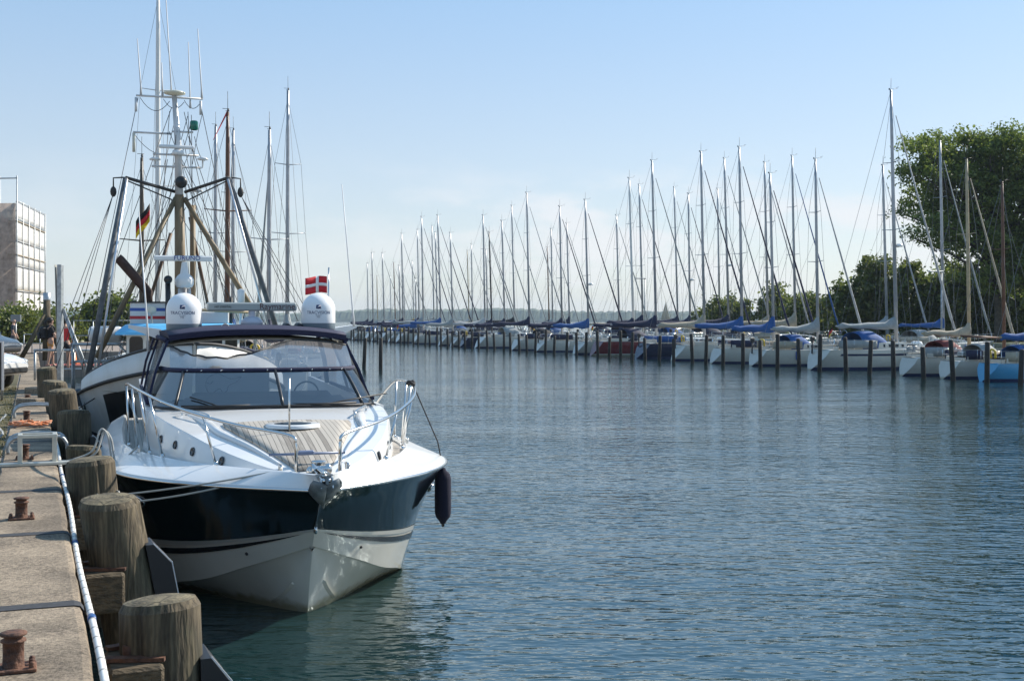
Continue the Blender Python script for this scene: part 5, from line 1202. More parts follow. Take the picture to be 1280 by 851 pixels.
# yachts rafted beyond the fishing boat on the near side
RQ = R(21.8)
for px, Y, zt, L, kw in ((177, 43, 8.8, 8.5, dict(hull='navy', cover='sand', mast='dark_wood', furl=None, label='dark hulled sailing yacht with a black topped wooden mast behind the fishing boat')),
        (284, 44, 10.6, 9.5, dict(hull='black', cover='sand', mast='brown', furl=None, pennant=True, label='sailing yacht with varnished brown mast and red pennant behind the fishing boat')),
        (336, 50, 10.9, 8.5, dict(hull='white', cover='navy', mast='alu', furl='grey', label='sailing yacht with the shorter of two bare masts right of the derricks')),
        (197, 58, 19.0, 12.5, dict(hull='white', cover='white', mast='white', furl=None, label='sailing yacht with the tall white mast that reaches the top of the photo')),
        (269, 61, 12.8, 9.5, dict(hull='white', cover='navy', mast='alu', furl=None, label='sailing yacht whose grey mast stands left of the brown mast')),
        (291, 66, 13.4, 9, dict(hull='white', cover='blue', mast='alu', furl='grey', label='sailing yacht whose grey mast stands right behind the brown mast')),
        (359, 64, 15.2, 10, dict(hull='white', cover='grey', mast='alu', furl=None, label='sailing yacht with the taller of two bare masts right of the derricks'))):
    x = (px-640)/1500*Y; m_ = Vector((x, Y, 0)); d = Vector((-.371, .928, 0)); p = m_-d*(.565*L)
    sailboat(tuple(p), RQ, L, zt, group='sailing yachts rafted behind the fishing boat', rake=.9, rr=rs, **kw)
# ------------------------------------------------------------------ trees and bushes
barkm = mat('tree_bark', (.035, .028, .02), .9, col2=(.09, .075, .055), vscale=3, bump=1, bscale=6)
lf1 = leafmat('leaf_lime', (.065, .11, .015), (.23, .28, .05), .52)
lf2 = leafmat('leaf_dark', (.05, .085, .014), (.18, .21, .04), .5)
lf3 = leafmat('leaf_mid', (.06, .095, .016), (.19, .21, .05), .5)
def leaves(b, lobes, n_cl, per, size, rg, spread=1.0, gapseed=0, droop=.0, up=.35, flat=.6):
    """leaf clumps through the lobes' volume, gaps between them"""
    tot = sum(l[1][0]*l[1][1]*l[1][2] for l in lobes)
    for c, r in lobes:
        k = max(5, int(n_cl*(r[0]*r[1]*r[2])/tot))
        for _ in range(k):
            while True:
                q = Vector((rg.uniform(-1, 1), rg.uniform(-1, 1), rg.uniform(-1, 1)))
                if q.length < 1 and rg.random() < .25+.75*q.length**2: break
            cc = Vector(c)+Vector((q.x*r[0], q.y*r[1], q.z*r[2]))
            cs = spread*(.55+.9*rg.random()); out = Vector((q.x, q.y, q.z*.7+.2))
            if out.length > 0: out.normalize()
            for _j in range(int(per*(.6+.8*rg.random()))):
                g = Vector((rg.gauss(0, .42), rg.gauss(0, .42), rg.gauss(0, .42*flat)))*cs + out*(rg.random()**2)*cs*.9
                p = cc+g
                n = Vector((rg.gauss(0, 1), rg.gauss(0, 1), rg.gauss(0, 1)+up)).normalized(); u = n.orthogonal().normalized(); a = rg.random()*6.28
                w = n.cross(u); uu = u*math.cos(a)+w*math.sin(a); ww = n.cross(uu); s = size*(.6+.8*rg.random())
                b.add([p-uu*s*.5, p+ww*s*.30+n*s*.06, p+uu*s*.6, p-ww*s*.30+n*s*.06], [(0, 1, 2, 3)])
    return b
def tree(name, base, lobes, trunk_r, label, cat, leafm, n_cl, per, size, seed, spread=1.0, group=None, fork=.35, stems=1, flat=.6, branches=True):
    rg = random.Random(seed); t = empty(name, tuple(base), 0, label, cat, group)
    top = max(l[0][2]+l[1][2] for l in lobes)
    tr = MB()
    for s in range(stems):
        off = Vector((rg.uniform(-.8, .8), rg.uniform(-.8, .8), 0)) if stems > 1 else Vector((0, 0, 0)); ln = Vector((rg.uniform(-.6, .6), rg.uniform(-.6, .6), 0))
        fz = top*fork
        tr.tube(smooth_curve([off+Vector((0, 0, -.3)), off+ln*.3+Vector((0, 0, fz*.5)), off+ln+Vector((0, 0, fz)), off+ln*1.3+Vector((0, 0, top*.8))], 4), [trunk_r*(1.25-.09*i) for i in range(13)], 9)
        if branches:
            for c, r in lobes:
                a = off+ln*.8+Vector((0, 0, fz*(.7+.6*rg.random()))); b = Vector(c)
                m = a.lerp(b, .5)+Vector((rg.uniform(-.4, .4), rg.uniform(-.4, .4), .5)); tr.tube(smooth_curve([a, m, b], 4), [trunk_r*(.42-.038*i) for i in range(9)], 6)
                for _ in range(5):
                    e = b+Vector((rg.uniform(-.8, .8)*r[0], rg.uniform(-.8, .8)*r[1], rg.uniform(-.5, .8)*r[2])); tr.tube([a.lerp(b, .7), a.lerp(e, .75)+Vector((0, 0, .2)), e], [trunk_r*.13, trunk_r*.08, trunk_r*.03], 4)
    tr.build('trunk', barkm, t)
    leaves(MB(), lobes, n_cl, per, size, rg, spread, flat=flat).build('crown', leafm, t)
    return t
rg0 = random.Random(21)
# the big tree at the right: layered crown, ragged upper edge
Yt = 108; bx = (1250-640)/1500*Yt
lob = []
for px, py, rx, rz_ in ((1160, 190, 2.6, 2.6), (1185, 172, 2.4, 2.0), (1215, 185, 2.6, 2.6), (1250, 175, 2.8, 2.4), (1285, 180, 3.0, 2.8), (1320, 200, 3.2, 3.2), (1165, 235, 2.6, 2.0), (1200, 230, 3.2, 2.8), (1245, 230, 3.4, 3.0), (1290, 240, 3.4, 3.2), (1175, 275, 2.4, 1.6), (1215, 285, 3.0, 2.2), (1260, 290, 3.2, 2.4), (1305, 300, 3.2, 2.6), (1195, 320, 2.0, 1.1), (1240, 335, 2.6, 1.3), (1285, 345, 2.6, 1.5), (1350, 260, 3.4, 4)):
    p = at(px, py, Yt+rg0.uniform(-2.5, 3)); lob.append(((p.x-bx, p.y-Yt, p.z-2.1), (rx, rx, rz_)))
for _k in range(46):                          # branch ends reaching out of the crown
    c_, r_ = lob[rg0.randrange(17)]; a_ = rg0.uniform(0, 6.28); e_ = rg0.uniform(-.35, .8); d_ = rg0.uniform(.85, 1.25)
    lob.append(((c_[0]+math.cos(a_)*r_[0]*d_, c_[1]+math.sin(a_)*r_[1]*d_*.8, c_[2]+e_*r_[2]*d_), (rg0.uniform(.5, 1.1), rg0.uniform(.5, 1.0), rg0.uniform(.25, .55))))
lob = [(c_, tuple(q*.84 for q in r_) if i_ < 18 else r_) for i_, (c_, r_) in enumerate(lob)]
tree('broadleaf_tree', (bx, Yt, 1.0), lob, .42, 'big broadleaf tree with dark ragged crown towering over the right end of the marina', 'tree', lf1, 1250, 66, .27, 3, .95, fork=.32, flat=.5)
# bushes and small trees along the bank
def bush(px, w_px, ytop, Y, label, leafm, seed, name='bush', cat='bush', n=150, per=34, size=.30, ybase=408, nl=6, group='bushes along the far bank', zb=1.0):
    rg = random.Random(seed); x = (px-640)/1500*Y; wv = w_px/1500*Y/2; h = (400-ytop)*Y/1500+3-zb; lobes = []
    for k in range(nl):
        f = -1+2*(k+.5)/nl; hh = h*(.74+.26*math.cos(f*1.2))*rg.uniform(.8, 1.0); lobes.append(((f*wv*.78, rg.uniform(-1.2, 1.2), hh*.5), (wv/nl*1.9, 1.7, hh*.54)))
    return tree(name, (x, Y, zb), lobes, .12, label, cat, leafm, n, per, size, seed, .8, group, fork=.2, stems=3, branches=False, flat=.8)
bush(910, 52, 366, 142, 'small round tree, left of the pair behind the moored yachts', lf3, 31, 'small_tree', 'tree', 150, 40, .42, group='small trees behind the yachts')
bush(967, 40, 354, 140, 'small round tree, right of the pair behind the moored yachts', lf3, 32, 'small_tree', 'tree', 150, 40, .42, group='small trees behind the yachts')
bush(1015, 62, 366, 126, 'low bushy thicket left of the tallest mast', lf2, 33, n=170, per=38, size=.4)
bush(1062, 56, 352, 122, 'bushy thicket just left of the tallest mast', lf2, 34, n=170, per=38, size=.4)
bush(1100, 60, 312, 120, 'tall sunlit bush rising behind the tallest mast', lf3, 35, n=230, per=38, size=.42)
bush(1150, 80, 326, 117, 'dark hedge bush right of the tallest mast', lf2, 36, n=300, per=42, size=.40)
bush(1212, 86, 330, 116, 'dark hedge bush under the left half of the big tree', lf2, 37, n=300, per=42, size=.40)
bush(1282, 90, 335, 114, 'dark hedge bush under the right half of the big tree', lf2, 38, n=300, per=42, size=.40)
bush(880, 30, 384, 150, 'lowest dark bush at the left end of the bank', lf2, 39, n=70, per=30, size=.4)
for px, Y in ((1262, 104), (1228, 106)):
    x = (px-640)/1500*Y
# left side greenery
zq = ZQ-.03
bush(12, 60, 391, 84, 'dense bush at the left edge below the scaffolding', lf2, 41, n=160, per=34, size=.26, group='bushes behind the quay', zb=zq)
bush(42, 34, 386, 86, 'bush with upright shoots right of the grey box', lf3, 44, n=90, per=30, size=.3, group='bushes behind the quay', zb=zq)
bush(78, 46, 388, 90, 'pale green bush behind the couple on the quay', lf3, 42, n=100, per=30, size=.3, group='bushes behind the quay', zb=zq)
bush(138, 84, 371, 96, 'dark spreading bush behind the liferaft canister', lf2, 43, n=230, per=36, size=.34, group='bushes behind the quay', zb=zq)
bush(205, 60, 388, 100, 'low bush behind the fishing boat wheelhouse', lf2, 45, n=100, per=30, size=.34, group='bushes behind the quay', zb=zq)
# ------------------------------------------------------------------ left background: people, vehicles, scaffolded house, posts
def skin_mesh(name, verts, edges, m, parent, sub=2, root=0):
    """verts: (x, y, z, r) joints; one continuous skinned surface"""
    me = bpy.data.meshes.new(name+'_rig'); me.from_pydata([v[:3] for v in verts], edges, []); o = bpy.data.objects.new(name+'_rig', me); COL.objects.link(o)
    md = o.modifiers.new('skin', 'SKIN'); md.use_smooth_shade = True
    for i, v in enumerate(verts):
        s = me.skin_vertices[0].data[i]; r = v[3]; s.radius = (r, r) if not isinstance(r, tuple) else r; s.use_root = (i == root)
    sb = o.modifiers.new('sub', 'SUBSURF'); sb.levels = sub; sb.render_levels = sub
    bpy.context.view_layer.update()
    me2 = bpy.data.meshes.new_from_object(o.evaluated_get(bpy.context.evaluated_depsgraph_get())); bpy.data.objects.remove(o)
    me2.name = name; me2.materials.clear(); me2.materials.append(m)
    ob = bpy.data.objects.new(name, me2); COL.objects.link(ob)
    if parent: ob.parent = parent
    return ob
skinm = mat('skin', (.46, .27, .19), .55); 
def person(loc, rz, label, shirt, shorts, hair, arms, legs=((-.10, .06), (.10, -.06)), long_pants=False, female=False, bald=False, sleeve=.5):
    """y is the way the person faces; arms: per side (elbow, wrist) offsets from the shoulder"""
    t = empty('person', loc, rz, label, 'person')
    sw = .165 if female else .19
    v = [(0, 0, .95, .125), (0, .01, 1.12, (.125, .10)), (0, .0, 1.30, (.15, .11)), (0, -.01, 1.42, (.12, .085)), (0, .0, 1.50, .052), (0, .012, 1.56, .062), (0, .015, 1.645, .092), (0, .01, 1.71, .075)]
    e = [(0, 1), (1, 2), (2, 3), (3, 4), (4, 5), (5, 6), (6, 7)]
    nose = len(v); v.append((0, .105, 1.625, .018)); e.append((6, nose))
    shoulder = {}; hands = []
    for i, s in enumerate((-1, 1)):
        (ex, ey, ez), (wx, wy, wz) = arms[i]
        a = len(v); v += [(s*sw, 0, 1.40, .058), (s*sw+ex, ey, 1.40+ez, .042), (s*sw+wx, wy, 1.40+wz, .030), (s*sw+wx+(wx-ex)*.3, wy+(wy-ey)*.3, 1.40+wz+(wz-ez)*.3, .034)]
        e += [(3, a), (a, a+1), (a+1, a+2), (a+2, a+3)]; shoulder[s] = a; hands.append((Vector(v[a+2][:3]), Vector(v[a+3][:3]), s))
        l = len(v); kx, ky = legs[i][0], legs[i][1]
        v += [(s*.095, 0, .86, .098), (s*.10, ky*.6+.02, .50, .062), (s*.10, ky, .12, .040), (s*.105, ky+.10, .035, .036)]
        e += [(0, l), (l, l+1), (l+1, l+2), (l+2, l+3)]
    body = skin_mesh('body', v, e, skinm, t)
    fm = MB()
    for w0, h0_, s in hands:
        d = (h0_-w0).normalized(); side = d.cross(Vector((0, 0, 1))); side = side.normalized() if side.length > .1 else Vector((1, 0, 0))
        for k, ln in enumerate((.062, .075, .080, .070)):
            b0 = h0_+d*.012+side*(.030-.019*k); fm.tube([b0, b0+d*ln*.55, b0+d*ln+side.cross(d)*.02], [.0085, .008, .006], 6)
        b0 = h0_-d*.03+side*.03; fm.tube([b0, b0+side*.025+d*.03, b0+side*.022+d*.06], [.01, .009, .007], 6)
    n0 = len(body.data.vertices)
    import bmesh
    bm = bmesh.new(); bm.from_mesh(body.data); vs = [bm.verts.new(p) for p in fm.v]
    for f in fm.f:
        try: bm.faces.new([vs[i] for i in f]).smooth = True
        except ValueError: pass
    bm.to_mesh(body.data); bm.free()
    # shirt over the trunk and upper arms
    sv = [(0, 0, .93, (.155, .135)), (0, .01, 1.12, (.15, .125)), (0, 0, 1.30, (.17, .13)), (0, -.01, 1.42, (.14, .10)), (0, 0, 1.475, .068)]; se = [(0, 1), (1, 2), (2, 3), (3, 4)]
    for i, s in enumerate((-1, 1)):
        (ex, ey, ez), _ = arms[i]; a = len(sv); sv += [(s*sw, 0, 1.40, .074), (s*sw+ex*sleeve*1.6, ey*sleeve*1.6, 1.40+ez*sleeve*1.6, .062)]; se += [(3, a), (a, a+1)]
    skin_mesh('shirt', sv, se, shirt, t)
    lo2 = .10 if long_pants else (.62 if not female else .66)
    pv = [(0, 0, 1.0, (.145, .13)), (0, 0, .92, (.155, .14))]; pe = [(0, 1)]
    for i, s in enumerate((-1, 1)):
        ky = legs[i][1]; a = len(pv); f = (.86-lo2)/.36
        pv += [(s*.095, 0, .84, .118), (s*.10, (ky*.6+.02)*min(1, f), lo2, .095 if not long_pants else .07)]; pe += [(1, a), (a, a+1)]
    skin_mesh('trousers' if long_pants else 'shorts', pv, pe, shorts, t, root=1)
    for i, s in enumerate((-1, 1)):
        MB().box((s*.103, legs[i][1]+.06, .03), (.095, .27, .075), bev=.03).build('shoe', mat('dark_shoe', (.03, .03, .035), .6), t)
    if not bald: 
        h = MB().ball((0, -.012, 1.672), (.108, .118, .112), 16, 10); h.v = [(x, y if z > 1.64 else min(y, .03), z) for x, y, z in h.v]
        if female: h.tube([(0, -.11, 1.68), (0, -.17, 1.60), (0, -.16, 1.48)], [.045, .04, .02], 8)
        h.build('hair', hair, t)
    else:
        MB().lathe([(.098, -.03), (.104, .0), (.100, .02)], (0, -.012, 1.64), 14).build('hair', hair, t)
    return t
dk_hair = mat('dark_hair', (.018, .013, .010), .6)
cl_black = mat('black_cloth', (.014, .014, .017), .85); cl_red = mat('red_shirt', (.62, .035, .035), .8); cl_or = mat('orange_shorts', (.50, .22, .06), .8)
pw = at(63, 460, 42.5); wmn = person((pw.x, pw.y, ZQ-.03), R(-62), 'woman in a black top and orange shorts carrying a black backpack', cl_black, cl_or, dk_hair, (((-.04, .05, -.26), (.02, .25, -.36)), ((.03, .12, -.25), (-.05, .36, -.30))), female=True, legs=((0, .10), (0, -.10)))
bp_ = empty('backpack', (pw.x, pw.y, ZQ-.03), R(-62), 'bulging black backpack worn by the woman in orange shorts', 'backpack')
MB().box((0, -.25, 1.22), (.33, .24, .50), bev=.09).box((0, -.38, 1.12), (.26, .10, .26), bev=.045).build('bag', mat('backpack_black', (.012, .012, .014), .7, bump=.5, bscale=20), bp_)
for s in (1, -1): MB().tube(smooth_curve([(s*.12, -.14, 1.42), (s*.13, .0, 1.50), (s*.13, .14, 1.36), (s*.13, .05, 1.12), (s*.13, -.14, 1.05)], 4), .022, 6).build('strap', cl_black, bp_)
pm_ = at(81, 462, 40); person((pm_.x, pm_.y, ZQ-.03), R(15), 'man in a red T-shirt and black shorts standing with his back turned', cl_red, cl_black, dk_hair, (((-.05, .02, -.27), (-.02, .16, -.46)), ((.06, .03, -.27), (.02, .2, -.44))), legs=((0, -.05), (0, .08)))
pb_ = at(17, 420, 58); person((pb_.x, pb_.y, ZQ-.03), R(-80), 'bald man in a dark T-shirt standing beyond the dark car', mat('slate_shirt', (.035, .045, .06), .8), mat('grey_trousers', (.06, .06, .065), .8), mat('grey_hair', (.25, .22, .19), .7), (((-.04, .02, -.27), (-.02, .12, -.48)), ((.04, .02, -.27), (.02, .12, -.48))), bald=True, long_pants=True)
# vehicles: x is forward
def car(loc, rz, label, paint, van=False, kind='car'):
    t = empty('parked_'+kind, loc, rz, label, kind)
    if van: st = [(-2.3, .80, .55, 1.0, .72, 1.9), (-2.2, .88, .42, 1.05, .78, 2.0), (-.5, .92, .35, 1.05, .82, 2.05), (.45, .92, .35, 1.05, .80, 2.0), (.75, .92, .35, 1.05, .78, 1.88), (1.35, .91, .35, 1.08, .70, 1.28), (1.5, .90, .35, 1.02, .68, 1.06), (2.1, .86, .36, .88, .62, .92), (2.36, .74, .42, .72, .55, .78), (2.44, .62, .46, .62, .5, .66)]
    else: st = [(-2.0, .72, .5, .85, .55, .95), (-1.95, .80, .40, .92, .60, 1.25), (-1.2, .85, .32, .95, .64, 1.47), (-.2, .86, .30, .94, .66, 1.50), (.35, .86, .30, .93, .64, 1.43), (.95, .85, .30, .92, .66, .98), (1.1, .85, .30, .88, .66, .93), (1.6, .82, .32, .80, .62, .84), (1.9, .74, .36, .70, .56, .74), (2.02, .60, .42, .60, .46, .64)]
    def ring(s):
        x, wb, z0, zb, wr, zr = s
        h = [(0, z0), (wb*.9, z0), (wb, z0+.14), (wb+.01, (z0+zb)/2+.05), (wb*.985, zb), (wr+(wb-wr)*.12, zb+(zr-zb)*.80), (wr*.88, zr-.015), (wr*.5, zr+.01), (0, zr+.015)]
        return [Vector((x, y, z)) for y, z in h]+[Vector((x, -y, z)) for y, z in reversed(h[1:-1])]
    rings = [ring(s) for s in st]
    MB().loft(rings, True, True, True).build('body', paint, t)
    gl = mat('car_glass', (.012, .014, .016), .04)
    i = 3 if van else 4                       # windscreen panel between stations
    a, b = (rings[4], rings[5])
    MB().sheet([[r[k]+Vector((.014, 0, .014)) for k in (5, 6, 7, 8)]+[Vector((r[k].x+.014, -r[k].y, r[k].z+.014)) for k in (7, 6, 5)] for r in (a.copy() if False else [p for p in a], [p.lerp(q, .88) for p, q in zip(a, b)])], .01).build('windscreen', gl, t)
    for s in (1, -1):
        rows = []
        for j in range(1, 5):
            p, q = rings[j][4], rings[j][5]; rows.append([Vector((x.x, s*(x.y+.012), x.z)) for x in (p.lerp(q, .12), p.lerp(q, .9))])
        MB().loft(rows, False).build('side_window', gl, t)
        x0 = st[-2][0]; wl_ = st[-3][1]; zl = st[-2][3]
        MB().ball((x0-.12, s*(wl_-.17), zl-.03), (.20, .16, .085), 14, 8).build('headlight', mat('headlight_glass', (.45, .47, .48), .08, .3), t)
        MB().box((st[5][0]-.15, s*(st[5][1]+.10), st[5][3]+.06), (.12, .18, .12), bev=.04).build('wing_mirror', paint, t)
        for x in ((-1.35, 1.45) if van else (-1.25, 1.2)):
            w_ = empty('wheel', (x, s*(st[3][1]-.09), .315)); w_.parent = t
            MB().lathe([(.20, -.1), (.29, -.105), (.315, -.07), (.315, .07), (.29, .105), (.20, .1)], (0, 0, 0), 24, 'y').build('tyre', rubber, w_)
            rm = MB().lathe([(.001, .04), (.06, .05), (.08, .03), (.19, .06), (.205, .09)], (0, 0, 0), 20, 'y'); rm.lathe([(.001, -.04), (.06, -.05), (.08, -.03), (.19, -.06), (.205, -.09)], (0, 0, 0), 20, 'y'); rm.build('rim', alu, w_)
    MB().box((st[-1][0]-.05, 0, st[-1][2]+.06), (.14, 1.15, .15), bev=.03).build('bumper_grille', mat('grille_black', (.015, .015, .016), .5), t)
    return t
c1 = car((-11.9-2.0, 29.0, ZQ-.03), R(-8), 'white parked car nosing past the dark information board', mat('car_white', (.70, .70, .69), .25, coat=.6))
MB().sheet([[(1.15+.1*i, y, .94-.02*i+.02*math.sin(i*2+y*5)) for y in (-.5, -.2, .1, .4)] for i in range(5)], .006).build('hood_cloth', mat('peach_cloth', (.62, .38, .26), .8), None)
hc = bpy.data.objects['hood_cloth']; hc.name = 'towel'; hc.location = c1.location+Vector((0, 0, .008)); hc.rotation_euler = c1.rotation_euler; tag(hc, 'peach coloured towel spread on the bonnet of the white car', 'towel')
car((-19.9-2.3, 48.0, ZQ-.03), R(-10), 'dark grey van parked behind the white car', mat('car_grey', (.045, .055, .065), .25, coat=.6), True, 'van')
# scaffolded house
sc = empty('scaffolded_house', (-39.6, 96, ZQ), 0, 'brick house wrapped in white scaffold sheeting at the far left', 'house')
brk = bpy.data.materials.new('house_brick'); brk.use_nodes = True; n5 = brk.node_tree; p5 = n5.nodes['Principled BSDF']; p5.inputs['Roughness'].default_value = .9
b5 = n5.nodes.new('ShaderNodeTexBrick'); b5.inputs['Scale'].default_value = 1.6; b5.inputs['Color1'].default_value = (.34, .20, .15, 1); b5.inputs['Color2'].default_value = (.40, .26, .20, 1); b5.inputs['Mortar'].default_value = (.32, .29, .26, 1); t5 = n5.nodes.new('ShaderNodeTexCoord')
mp5 = n5.nodes.new('ShaderNodeMapping'); mp5.inputs['Rotation'].default_value = (R(90), 0, 0); n5.links.new(t5.outputs['Object'], mp5.inputs[0]); n5.links.new(mp5.outputs[0], b5.inputs[0]); n5.links.new(b5.outputs[0], p5.inputs[0])
ux = Vector((-1, .16, 0)).normalized(); uy = Vector((-3.2, 15, 0)).normalized()   # along the left face, along the right face
def hp(a, b, z): return ux*a+uy*b+Vector((0, 0, z))
MB().prism([tuple(hp(a, b, 0)[:2]) for a, b in ((1.2, 1.2), (13, 1.2), (13, 13.5), (1.2, 13.5))], 0, 9.4).build('wall', brk, sc)
rf = MB(); rf.loft([[hp(.9, b, 9.4), hp(7, b, 12.6), hp(13.2, b, 9.4)] for b in (1.0, 13.6)], True, True); rf.build('roof', mat('roof_tile', (.16, .07, .05), .8), sc)
for a in (3.2, 6.0):
    for z in (2.2, 5.4): MB().box(hp(a, 1.17, z), (1.1, .1, 1.5), math.atan2(ux.y, ux.x)).build('window', winm, sc)
pole = MB
def poles(name, lst, r=.05):
    for a, b in lst: MB().tube([a, b], r, 6).build(name, galv, sc)
lst = []
for b in (0, 2.6, 5.2, 7.8, 10.4, 13.2): lst.append((hp(0, b, 0), hp(0, b, 11.3 if b else 13.2))); 
for a in (1.5, 4, 6.5, 9): lst.append((hp(a, 0, 0), hp(a, 0, 10.6 if a > 2 else 13.2)))
lst.append((hp(1.5, 0, 13.0), hp(0, 0, 13.0)))
poles('scaffold_pole', lst)
lst = []
for z in (2, 4, 6, 8, 9.8, 11.2):
    lst += [(hp(0, 0, z), hp(0, 13.2, z)), (hp(0, 0, min(z, 10.4)), hp(9, 0, min(z, 10.4)))]
poles('scaffold_ledger', lst, .035)
for k in range(4): poles('scaffold_brace', [(hp(.3+2.3*k, -.05, .6+2*k*.0), hp(.3+2.3*k+4.2, -.05, 5.8))], .05)
for z in (4.1, 6.9, 9.6):
    MB().box(hp(.35, 6.6, z), (.7, 13.4, .07), math.atan2(uy.y, uy.x)-R(90)).build('scaffold_deck', mat('scaffold_board', (.30, .25, .18), .8), sc)
# sheeting: taut white mesh hung between the ledgers, billowing a little
shm_ = bpy.data.materials.new('scaffold_sheet'); shm_.use_nodes = True; n6 = shm_.node_tree; n6.nodes.remove(n6.nodes['Principled BSDF'])
d6 = n6.nodes.new('ShaderNodeBsdfDiffuse'); d6.inputs[0].default_value = (.82, .82, .80, 1); t6 = n6.nodes.new('ShaderNodeBsdfTranslucent'); t6.inputs[0].default_value = (.75, .75, .73, 1); x6 = n6.nodes.new('ShaderNodeBsdfTransparent')
m6 = n6.nodes.new('ShaderNodeMixShader'); m6.inputs[0].default_value = .35; n6.links.new(d6.outputs[0], m6.inputs[1]); n6.links.new(t6.outputs[0], m6.inputs[2]); m7 = n6.nodes.new('ShaderNodeMixShader'); m7.inputs[0].default_value = .16
n6.links.new(m6.outputs[0], m7.inputs[1]); n6.links.new(x6.outputs[0], m7.inputs[2]); n6.links.new(m7.outputs[0], n6.nodes['Material Output'].inputs[0])
zs = [.3, 2, 4, 6, 8, 9.8, 11.2]; rs2 = random.Random(3)
for z0, z1 in zip(zs, zs[1:]):
    rows = []
    for i in range(25):
        b = 13.2*i/24; rows.append([hp(.10-.035*math.sin(math.pi*t)*abs(math.sin(b*1.2))*rs2.uniform(.5, 1.2), b, z0+(z1-z0)*t+.03) for t in (0, .25, .5, .75, .97)])
    MB().sheet(rows, .01).build('sheeting', shm_, sc)
net = glassmat('brown_debris_net', (.7, .66, .62), .6, .0, (.66, .58, .52), .66)
MB().sheet([[hp(a, -.12-.06*math.sin(a*2+z), z) for z in (.2, 3, 6, 9, 10.2 if a > 2 else 11)] for a in (.1, 1.5, 3, 4.5, 6, 7.5, 9)], .01).build('debris_net', net, sc)
# timber dolphin with raking struts
dl = empty('timber_dolphin', (-19.4, 50, ZQ-.03), 0, 'timber post with two raking struts and a pale metal cap behind the couple', 'post')
MB().tube([(0, 0, 0), (.02, 0, 2.55)], [.16, .14], 12).build('post', wood_old, dl)
MB().lathe([(.15, 0), (.15, .3), (.001, .31)], (.02, 0, 2.52), 12).build('metal_cap', mat('zinc_cap', (.42, .45, .47), .45, .6), dl)
for d in ((-.75, -.9), (.75, -.2)): MB().tube([(d[0], d[1], 0), (.02, 0, 2.0)], .10, 10).build('strut', wood_old, dl)
# steel beam post with twin stays, on the quay edge
sp2 = empty('steel_post', tuple(Vector(((74.5-640)/1500*32, 32, ZQ-.1))), 0, 'tall flat steel beam post with two raking stays beside the couple', 'post')
MB().box((.02, 0, 1.6), (.11, .20, 3.25), bev=.01).build('beam', galv, sp2)
MB().slab([(-.10, -.06, 3.22), (-.04, -.06, .9), (-.04, .06, .9), (-.10, .06, 3.22)], .012).build('beam_flange', mat('pale_galv', (.42, .41, .36), .6, .3), sp2)
for dx in (0, .12): MB().tube([(.07+dx*.3, 0, 2.05), (.95+dx, -.3, -.1)], .032, 8).build('stay', galv, sp2)
gr2 = empty('guard_rail', (-12.4, 33, ZQ-.1), 0, 'galvanised two bar guard rail in front of the couple', 'railing')
MB().tube([(-.75, 0, .92), (1.05, 0, .92)], .035, 8).build('rail', galv, gr2); MB().tube([(-.2, 0, .40), (1.05, 0, .40)], .028, 8).build('rail', galv, gr2)
for x, z in ((-.72, .92), (.95, 1.35)): MB().tube([(x, 0, -.1), (x, 0, z)], .035, 8).build('rail_post', galv, gr2)
# grey box sign, fences and small things behind
bx_ = empty('sign_box', (-43.6, 84-10, ZQ), 0, 'grey box on a pole below the scaffolded house', 'sign'); bx_.location = at(20, 400, 70); bx_.location.z = ZQ
MB().box((0, 0, 1.75), (.58, .15, .42), bev=.02).build('box', mat('box_grey', (.16, .18, .19), .5), bx_); MB().tube([(0, 0, -.03), (0, 0, 1.6)], .04, 8).build('pole', galv, bx_)
for x0, x1, Y, zt_, lab in ((30, 60, 62, 2.3, 'thin steel fence before the left bushes'), (92, 165, 66, 3.0, 'thin steel fence frame before the dark spreading bush')):
    a = at(x0, 400, Y); b = at(x1, 400, Y); f = empty('fence', (a.x, Y, ZQ-.03), 0, lab, 'fence'); wv = b.x-a.x; hh = zt_-ZQ
    n = 4
    for k in range(n): MB().tube([(wv*k/(n-1), 0, 0), (wv*k/(n-1), 0, hh)], .03, 6).build('fence_post', galv, f)
    for z in (hh, hh*.5): MB().tube([(0, 0, z), (wv, 0, z)], .025, 6).build('fence_rail', galv, f)
cn_ = empty('traffic_cone', tuple(Vector(((92-640)/1500*46, 46, ZQ-.03))), 0, 'small orange traffic cone on the paving right of the man', 'cone')
MB().lathe([(.16, .03), (.13, .1), (.05, .62), (.03, .64), (.001, .64)], (0, 0, 0), 14).build('cone', mat('cone_orange', (.75, .18, .03), .6), cn_); MB().box((0, 0, .02), (.38, .38, .04), bev=.01).build('cone_base', mat('cone_base_orange', (.6, .14, .03), .6), cn_)
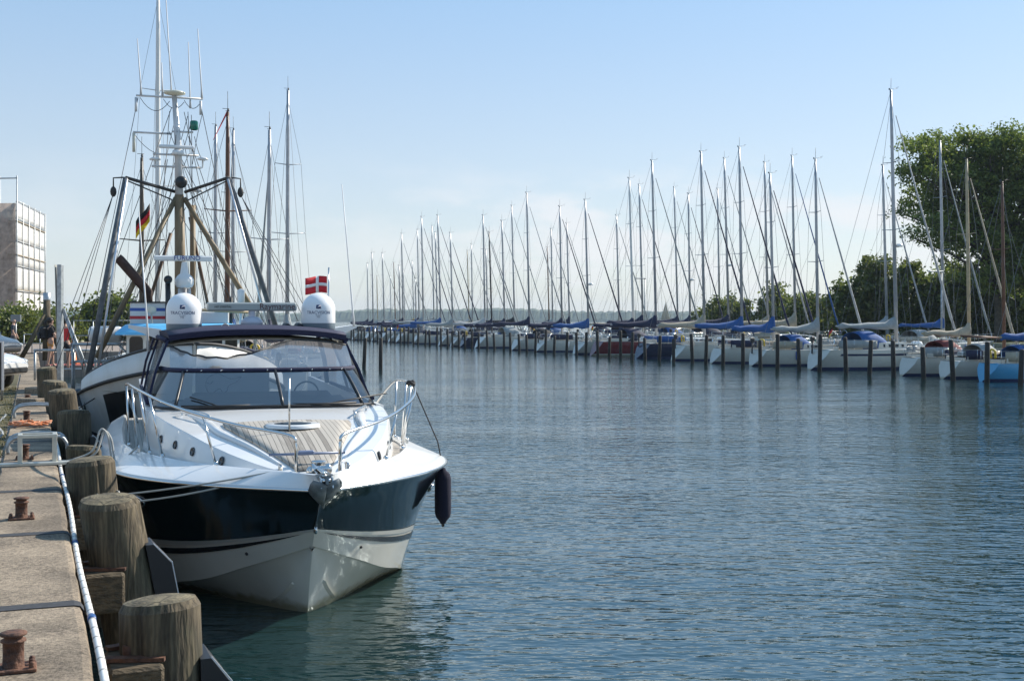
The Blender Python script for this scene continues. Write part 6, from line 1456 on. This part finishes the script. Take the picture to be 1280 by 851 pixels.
MB().prism([(-17.6, 46.2), (-15.3, 46.0), (-15.1, 44.2), (-17.3, 44.4)], ZQ-.03, ZQ-.022).build('red_mat', mat('red_paving', (.28, .06, .04), .8)); rm_ = bpy.data.objects['red_mat']; rm_.name = 'rubber_mat'; tag(rm_, 'dull red mat lying on the paving by the traffic cone', 'mat')
for px, w_, Y, lab in ((40, 9, 23.2, 'low stone block at the far end of the coping'), (48, 8, 27.0, 'second low stone block near the last piling')):
    p = at(px, 480, Y); tag(MB().box((p.x, Y, ZQ+.06), (.5, .35, .16), R(-21), bev=.02).build('stone_block', conc), lab, 'block')
# distant tan sailed boat out on the water
ds_ = empty('distant_sailboat', ((832-640)/1500*900, 900, 0), R(70), 'tiny distant boat under tan sails out on the open water', 'sailboat')
MB().sheet([[(0, -3.5*(1-t)*s, 3+14*t) for s in (0, .5, 1)] for t in (0, .25, .5, .75, 1)], .05).sheet([[(0, 3.5*(1-t)*s+.2, 3+13*t) for s in (0, .5, 1)] for t in (0, .25, .5, .75, 1)], .05).build('tan_sail', mat('tan_sailcloth', (.40, .29, .16), .8), ds_)
MB().loft([[Vector((x*w_, y, z)) for x, z in ((-1, 1.4), (-.7, 0), (0, -.3), (.7, 0), (1, 1.4))] for y, w_ in ((-6, .7), (-3, 1.5), (2, 1.6), (6.5, .1))], True, True).build('hull', hullm('navy'), ds_)
MB().tube([(0, 0, 1), (0, 0, 17.4)], .10, 6).build('mast', mastm('dark_wood'), ds_)
# summer haze over the water
hz_ = bpy.data.materials.new('haze_air'); hz_.use_nodes = True; n8 = hz_.node_tree; n8.nodes.remove(n8.nodes['Principled BSDF'])
v8 = n8.nodes.new('ShaderNodeVolumePrincipled'); v8.inputs['Color'].default_value = (.70, .84, 1, 1); v8.inputs['Density'].default_value = HAZE; v8.inputs['Anisotropy'].default_value = 0
n8.links.new(v8.outputs[0], n8.nodes['Material Output'].inputs['Volume'])
ho2 = MB().box((0, 1675, 24), (4600, 3650, 56)).build('haze', hz_); tag(ho2, 'pale summer haze over the water', kind='stuff')
